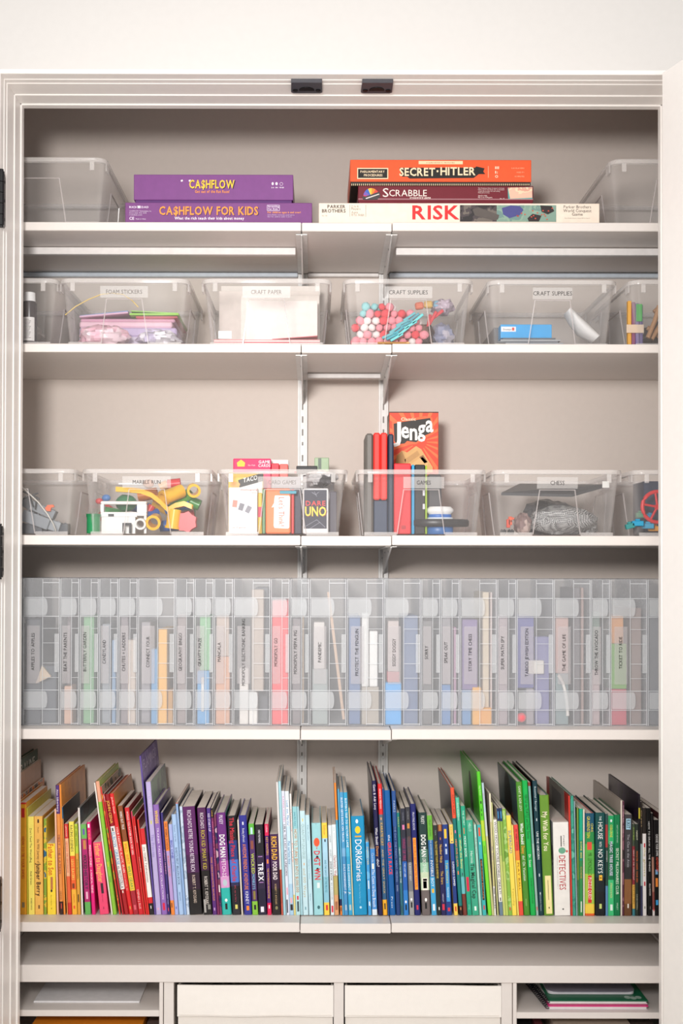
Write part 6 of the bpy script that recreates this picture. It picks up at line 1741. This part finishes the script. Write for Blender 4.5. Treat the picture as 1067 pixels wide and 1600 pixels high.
 (7, 162, 106, 22, 602, 21, 'p', '1C3868 8AB24A@714 BCCF6A@1050', 'D0C6BA', '', '630|690|4A9ACC|.2|.8', 'right of two slim green books with navy tops', ''),
 (7, 186, 130, 30, 610, 21, 'p', '86B84A+A8CC78+6FA03C', 'C8C0B0', '', '650|700|CFE0B0|.25|.6;1430|1456|D84A3A|.25|.75', 'leaf green mottled paperback left of the yellow one', ''),
 (7, 217, 165, 40, 664, 20, 'p', 'F6DC5A', 'F0D458', 'SUPERDAD|790|980|2A6AB0|.62;Timothy|1270|1420|B89A2A|.35', '', 'yellow paperback with big blue capitals', ''),
 (7, 258, 208, 14, 745, 19, 'p', 'F2E07A', 'E8D870', '', '', 'very thin pale yellow paperback left of the coral one', ''),
 (7, 274, 226, 36, 742, 19, 'p', 'E84A44 F0823A@960 F4CC3E@1040 E8503C@1380', 'D87A5A', 'MY WEIRD SCHOOL|780|960|5A1A1A|.4;PLAY BALL|1060|1290|8A3A1A|.38', '', 'coral paperback with yellow lower half', ''),
 (7, 314, 246, 52, 384, 29, 'h', '4C8C2A', '2A4C54', 'GANIT & ADIR LEVY|420|630|D8E8C8|.38;What Should|730|905|F2F6EE|.5;Danny|920|985|F0A03A|.5;do? On Vacation|1000|1210|EEF4E8|.42', '1360|1420|7AAA5A|.3|.6', 'tall moss green picture book with dark teal cover', ''),
 (7, 368, 296, 46, 372, 29, 'h', '12B04E', '3AA24A', 'YERTLE the TURTLE and Other Stories|490|860|0A4A22|.5;Dr. Seuss|990|1095|EAF8EE|.42;RANDOM HOUSE|1190|1400|0A5A2A|.25', '', 'tall bright emerald hardback with dark green lettering', ''),
 (7, 416, 346, 20, 388, 28, 'p', '8A3A2E 7AA8A0@420 9AB8B0@900', '6A4A3A', '', '1425|1455|D84A3A|.2|.8', 'very slim grey teal book with a reddish top', ''),
 (7, 438, 382, 40, 375, 29, 'h', '123A44', '1E1A1C', 'Rosenthal / Barrager|425|630|C8DCE0|.4;UNI THE UNICORN|800|1030|EEF4F4|.45;Random House|1330|1460|B8CCD0|.25', '690|712|D8E4E8|.35|.65;1150|1175|D8E4E8|.35|.65;1305|1325|D8E4E8|.35|.65', 'tall dark petrol hardback with thin white lettering', ''),
 (7, 482, 441, 80, 495, 23, 'h', '68942E', '2A5E90', 'My Wish for You|635|960|F2ECC8|.5;KATHRYN HAHN|1205|1370|F0E6B4|.01', '1168|1485|F4E4A4|.16|.93;1205|1370|CFC08A|.5|.56;1428|1442|4A4A2A|.5|.62', 'thick olive green hardback with a cream patch at its foot', ''),
 (7, 570, 553, 132, 720, 21, 'p', 'EDE9E4', 'C8C4BC+8A8480', 'DETECTIVES|1000|1285|B8222C|.4;VINCENT X. KIRSCH SOCIETY|1000|1280|B8B4B0|.06;STANLEY|830|920|4A4A4A|.1', '835|925|2A2826|.47|.53;932|985|6AA88A|.3|.8;955|975|C86A5A|.8|.96;1440|1452|4A4844|.48|.6', 'thickest white paperback with big red block lettering', ''),
 (7, 705, 682, 14, 500, 27, 'h', 'D4382A', 'B23228', '', '', 'thin red picture book with a red framed cover behind the white one', ''),
 (7, 720, 699, 28, 500, 26, 'h', '3FA088+2E8A78+6ABCA4', '7A8A84', '', '', 'slim mottled sea green picture book right of the thin red one', ''),
 (7, 749, 728, 15, 545, 24, 'p', '9AB4BC', '8A9498', '', '', 'very slim grey blue book right of the mottled sea green one', ''),
 (8, 58, 52, 20, 600, 23, 'p', '7A9A3E 4A7A4A@1200', '6A7A4A', '', '', 'slim olive green book left of the teal and yellow spine', ''),
 (8, 80, 79, 31, 608, 22, 'p', '0FA884 128C6C@870 2F8A4A@1040', '0E8A70', 'SOFIE BEE|880|1020|F0E060|.4;CODE|1090|1190|D89A4A|.4', '1380|1470|E8E4DC|.35|.75', 'slim teal green paperback with yellow green lower part', ''),
 (8, 114, 112, 13, 612, 21, 'p', 'E4DCCC', 'D8D0C0', '', '', 'very thin cream book left of the puzzle coloured green book', ''),
 (8, 130, 128, 80, 645, 22, 'h', '15506A 2C8A4A@800 5AB04A@900 A8C84A@1150 F0CE4A@1400 E0602E@1480', 'B83A2C', 'CHRIS|730|800|E8D83A|.22;GRABENSTEIN|670|850|E8D83A|.3;MR. LEMONCELLO|975|1160|3A6A1E|.42;PUZZLE QUEST|1180|1365|FBEFE4|.34', '885|950|E0503A|.15|.75;1165|1392|D8302A|.25|.72', 'green and yellow hardback with a red ribbon panel on its spine', ''),
 (8, 214, 214, 83, 640, 22, 'h', '0E4B4A 123C40@980 151F26@1180 14161C@1300', '1A2A2A', 'THE|668|705|E8F0EE|.22;HOUSE|720|860|F6F8F4|.46;WITH|880|925|E8F0EE|.26;NO KEYS|945|1145|F6F8F4|.46', '1160|1205|F0B83A|.35|.75;1180|1188|1A1A1C|.45|.65;1400|1440|C8D87A|.38|.68', 'thick dark teal hardback with white capitals', ''),
 (8, 300, 298, 21, 650, 21, 'p', '2A4A4A A83A3A@740 23443E@930 5A8AB4@1250', '4A4A48', 'MYSTERY|960|1050|E8E4E0|.4', '', 'slim dark book with a red patch, right of the white capitals', ''),
 (8, 322, 322, 48, 665, 20, 'p', '1FA060 2EB46C@790 137044@900 3FC07A@1200', 'D8D0C4', 'OSBORNE|740|845|E8D84A|.42;MAGIC TREE HOUSE|880|1165|D8D8EC|.5;AFTERNOON ON THE AMAZON|1225|1350|F0E8A0|.34', '695|720|E8F0F4|.3|.7;1405|1455|E8F4EE|.3|.8', 'bright green paperback with lilac white title', ''),
 (8, 371, 371, 52, 658, 21, 'h', '0B7A48', '14402E', 'ANDY & AMY HEYWARD|740|890|BCE0C8|.2;SECRET MILLIONAIRES CLUB|935|1320|E8F4E4|.42;WILEY|1390|1450|BCE0C8|.26', '', 'plain dark green hardback with white capitals', ''),
 (8, 425, 425, 14, 538, 28, 'h', 'D8CCC0', 'A89C92', '', '', 'thin beige spined picture book with a plain beige cover', ''),
 (8, 440, 441, 14, 545, 26, 'p', '5A2A40+8A5A6A+3A2A30', '8A7A74', 'Daniel San Souci|580|820|D8B8C4|.4', '', 'very slim maroon mottled book right of the beige cover', ''),
 (8, 455, 460, 64, 655, 19, 'p', '3E3A3E 2E2A2C@1090 8A5A34@1195 6A4428@1400', '3A3032', 'The Clue in the Attic|820|1095|B8B4BC|.3', '690|780|A8D4EA|.12|.85;700|770|2A3A4A|.26|.3;1400|1435|F0E8E0|.42|.62', 'dark grey paperback with a light blue exit sign and wooden foot', 'EXIT'),
 (8, 522, 520, 24, 735, 19, 'p', '3E4A3A 8A2A34@920 D8A84A@1240 3A7A84@1440', '6A5A4A', 'ZOMBIE|760|870|9AB44A|.45;NIGHT OF THE WEREWOLF|950|1200|E8D0C8|.4;BABYSITTERS|1250|1400|7A4A1A|.4', '', 'slim black, maroon and mustard paperback', ''),
 (8, 548, 546, 28, 735, 19, 'p', '28322A', '4A3A30', 'NIGHT|790|870|E8E0C8|.42;MONSTER UNDER YOUR BED|960|1220|D8642A|.5;DAVID FARRELL|1320|1450|C8C0A8|.32', '', 'slim greenish black paperback with orange lettering', ''),
 (8, 578, 574, 14, 490, 29, 'h', '1C1620 C8B83A@600 1A161C@690', '1E1428+140E16+2E1C3A', '', '', 'tall thin black picture book with a violet black cover', ''),
 (8, 593, 590, 16, 550, 24, 'p', '2A221E A0B4B4@900 3A3A5A@1250', '2A2422', 'Crypt|620|760|C8A87A|.5', '', 'very slim dark brown book left of the white and black ones', ''),
 (8, 611, 607, 35, 600, 23, 'p', '2A2320 EAE4E2@815', '3A2E2A', 'the ghosts|935|1170|B8A83A|.5', '895|930|C8303A|.25|.75;1215|1250|C8303A|.25|.75;1420|1440|8A8A7A|.3|.7', 'white paperback with black top and tiny red butterflies', ''),
 (8, 648, 634, 42, 602, 22, 'p', '0F0D0E', '161214', 'HOW TO DRAW ALL THE THINGS|715|1130|E8E4E2|.34;ALLI KOCH|1230|1330|E8E4E2|.34', '1420|1445|5A5654|.35|.7', 'black paperback with small white capitals near the right jamb', ''),
 (8, 692, 678, 20, 645, 21, 'p', '171314 A87A6A@1010 8A4A44@1300 E0D8D4@1450', '2A2020', '', '1437|1460|D8303A|.2|.8', 'very slim black and rosy brown book beside the rightmost one', ''),
 (8, 714, 702, 44, 700, 21, 'p', '131012', '1A1012', 'CHOOSE YOUR OWN|820|1000|F0ECEA|.42;ADVENTURE|1010|1130|E8503A|.42', '1185|1258|F08A3A|.05|.6;1368|1410|3FA0DC|.05|.6;1115|1155|7AA8D0|.05|.6', 'rightmost black paperback with orange and light blue patches', ''),
 (8, 760, 752, 46, 650, 21, 'p', '5A1A20', '4A1A1E', '', '', 'wine red book hidden mostly behind the right door', ''),
]


def build_books():
    zs = SZ[4]
    rows = []
    for r in BK:
        s, xb, xt, w, yt = r[:5]
        o, k = STRIP[s]
        P = lambda zx, zy: W(o + zx * k, 1150 + zy * .1875, YBK)
        pb = P(xb, 1486)
        pt = P(xt, yt)
        ww = P(xb + w, 1486).x - pb.x
        rows.append([pb.x, pt.x, max(ww, .0022), pt.z - zs, r, P])
    # let neighbours share the space where their measured outlines overlap
    for it in range(14):
        for a, b in zip(rows, rows[1:]):
            worst = 0
            for z in (0, min(a[3], b[3])):
                ra = a[0] + (a[1] - a[0]) * z / a[3] + a[2] * (1.0 + .5 * abs(a[1] - a[0]) ** 2 / a[3] ** 2)
                lb = b[0] + (b[1] - b[0]) * z / b[3]
                worst = max(worst, ra + .0003 - lb)
            if worst > 0:
                fa = a[2] / (a[2] + b[2])
                if a[2] - worst * fa > .0018:
                    a[2] -= worst * fa * .6
                sh = worst * (1 - fa) * .5 + worst * .1
                b[0] += sh
                b[1] += sh
                if b[2] - sh > .0018:
                    b[2] -= sh * .8
    for xb, xt, w, h, r, P in rows:
        one_book(xb, xt, w, h, r, P, zs)


def one_book(xb, xt, w, h, r, P, zs):
    s, zxb, zxt, zw, yt, dep, kind, bands, side, texts, panels, label, covertext = r
    th = math.atan2(xt - xb, h)
    ct = math.cos(th)
    w *= ct * .985
    h /= ct
    dep = dep / 100
    piv = xb if th <= 0 else xb + w
    ox = 0 if th <= 0 else -w
    t = thing('book', label, 'book', (piv, YBK, zs + .0003), 'books arranged by colour on the book shelf')
    t.rotation_euler = (0, th, 0)
    yb = lambda zy: (P(zxb, zy).z - zs) / ct
    hard = kind == 'h'
    tb = min(.0022 if hard else .0006, w * .2)
    c = min(w * .22, .0022 if hard else .0012)
    ov = .003 if hard else .0003
    # bands down the spine
    bl = []
    for i, q in enumerate(bands.split()):
        cc, _, y0 = q.partition('@')
        bl.append((h if i == 0 else max(.002, min(h - .001, yb(float(y0)))), cc))
    levels = [b[0] for b in bl] + [0.0]
    mats, mi, vs, fs = [], [], [], []
    gloss = .3 if hard else .38
    mats = [M(cc, gloss, 'art' if '+' in cc else 'plain') for _, cc in bl]
    ms = len(mats)
    mats.append(M(side, gloss, 'art' if '+' in side else 'plain'))
    x0, x1 = ox, ox + w
    prof = [(x0, dep), (x0, c), (x0 + c, 0), (x1 - c, 0), (x1, c), (x1, dep), (x1 - tb, dep), (x1 - tb, max(tb, c * .8)), (x0 + tb, max(tb, c * .8)), (x0 + tb, dep)]
    for z in levels:
        vs += [(x, y, z) for x, y in prof]
    for i in range(len(bl)):
        for k in range(10):
            l = (k + 1) % 10
            a = i * 10
            fs.append((a + k, a + l, a + 10 + l, a + 10 + k))
            mi.append(i if k in (1, 2, 3) else ms)
    e = len(bl) * 10
    for base in (0, e):
        for q in ((0, 1, 8, 9), (1, 2, 8), (2, 3, 7, 8), (3, 4, 7), (4, 5, 6, 7)):
            fs.append([base + j for j in q])
            mi.append(0 if base == 0 else len(bl) - 1)
    cov = MB().add(vs, fs, mi).build('cover', mats, t)
    py0 = max(tb, c * .8) + .0002
    MB().box(x0 + tb + .0001, x1 - tb - .0001, py0, dep - ov - .001, ov, h - ov).build('pages', M(PAGES, .85, 'pages'), t)
    xc = (x0 + x1) / 2
    if panels:
        for q in panels.split(';'):
            a, b_, cc, fa, fb = q.split('|')
            za, zb_ = yb(float(b_)), yb(float(a))
            fa, fb = max(float(fa), .03), min(float(fb), .97)
            xa, xb2 = x0 + c * .9 + (w - 1.8 * c) * fa, x0 + c * .9 + (w - 1.8 * c) * fb
            round_ = .62 < (xb2 - xa) / max(1e-5, zb_ - za) < 1.5
            m = MB()
            if round_:
                m.prism([((xa + xb2) / 2 + (xb2 - xa) / 2 * math.cos(u), (za + zb_) / 2 + (zb_ - za) / 2 * math.sin(u)) for u in [2 * math.pi * i / 14 for i in range(14)]], 1, -.0003, .0001)
            else:
                m.box(xa, xb2, -.0002, .0001, max(za, .0005), zb_)
            m.build('spine_mark' if round_ else 'spine_panel', M(cc, .4), cov)
    if texts:
        by = {}
        n = 0
        for q in texts.split(';'):
            f = q.split('|')
            s_, a, b_, cc, sz = f[:5]
            za, zb_ = yb(float(a)), yb(float(b_))
            hh = float(sz) * w
            m = by.setdefault(cc, MB())
            off = (n % 2) * 0
            bold = float(sz) >= .5 and w > .012
            xx = xc - hh / 2
            if s_.startswith('CHRIS') and w > .018:
                xx = xc + w * .12
            elif s_.startswith('GRABEN'):
                xx = xc - w * .3
            elif s_ == 'STANLEY':
                xx = xc + w * .12
            elif s_ == 'DETECTIVES':
                xx = xc - hh * .4
            elif s_.startswith('VINCENT'):
                xx = xc - w * .3
            write(m, s_, lambda u, v: (xx + v, -.0005, za - u), hh, za - zb_, 0, bold)
        for cc, m in by.items():
            m.build('spine_lettering', M(cc, .45), cov, recalc=False)
    for key, y, z, ry, rz, cc in (('tallest bright lime', .15, .72, .03, .07, '1E2A14'), ('tall moss green', .14, .72, .06, .085, '16191D'), ('tall moss green', .09, .66, .018, .02, '8A2A22'), ('red framed cover', .14, .80, -.09, .16, '8C867C'), ('red framed cover', .14, .80, -.06, .12, '6E6A66')):
        if key in label:
            m = MB()
            e = .0002 if ry > 0 else (.0002 if cc == '8C867C' else .0004)
            if ry > 0:
                m.ball((x0, y, z * h), e, ry, rz, 18, 12)
            else:
                m.box(x0 - e, x0, y + ry, y - ry, z * h - rz * .35, z * h + rz * .35)
            m.build('cover_picture', M(cc, .4), cov)
    if covertext:
        m = MB()
        if covertext == 'EXIT':
            za, zb_ = yb(698), yb(772)
            hh = w * .42
            write(m, 'EXIT', lambda u, v: (xc - hh / 2 + v, -.0006, za - u), hh, za - zb_, 0, True)
            m.build('spine_lettering', M('17262F', .45), cov, recalc=False)
        else:
            # title on the right hand cover
            L_ = dep * .8
            zz = h - {'imagination': .046, 'MEET': .05}.get(covertext, .034)
            write(m, covertext, lambda u, v: (x1 + .0002, dep * .08 + u, zz + v * 1.4), .015, L_, 0, False)
            m.build('cover_lettering', M({'CORALINE': 'E4E4DC', 'imagination': '1A1614', 'FLAMINGO': 'D8CCE8', 'MEET': '2A1A1A'}[covertext], .5), cov, recalc=False)


build_books()
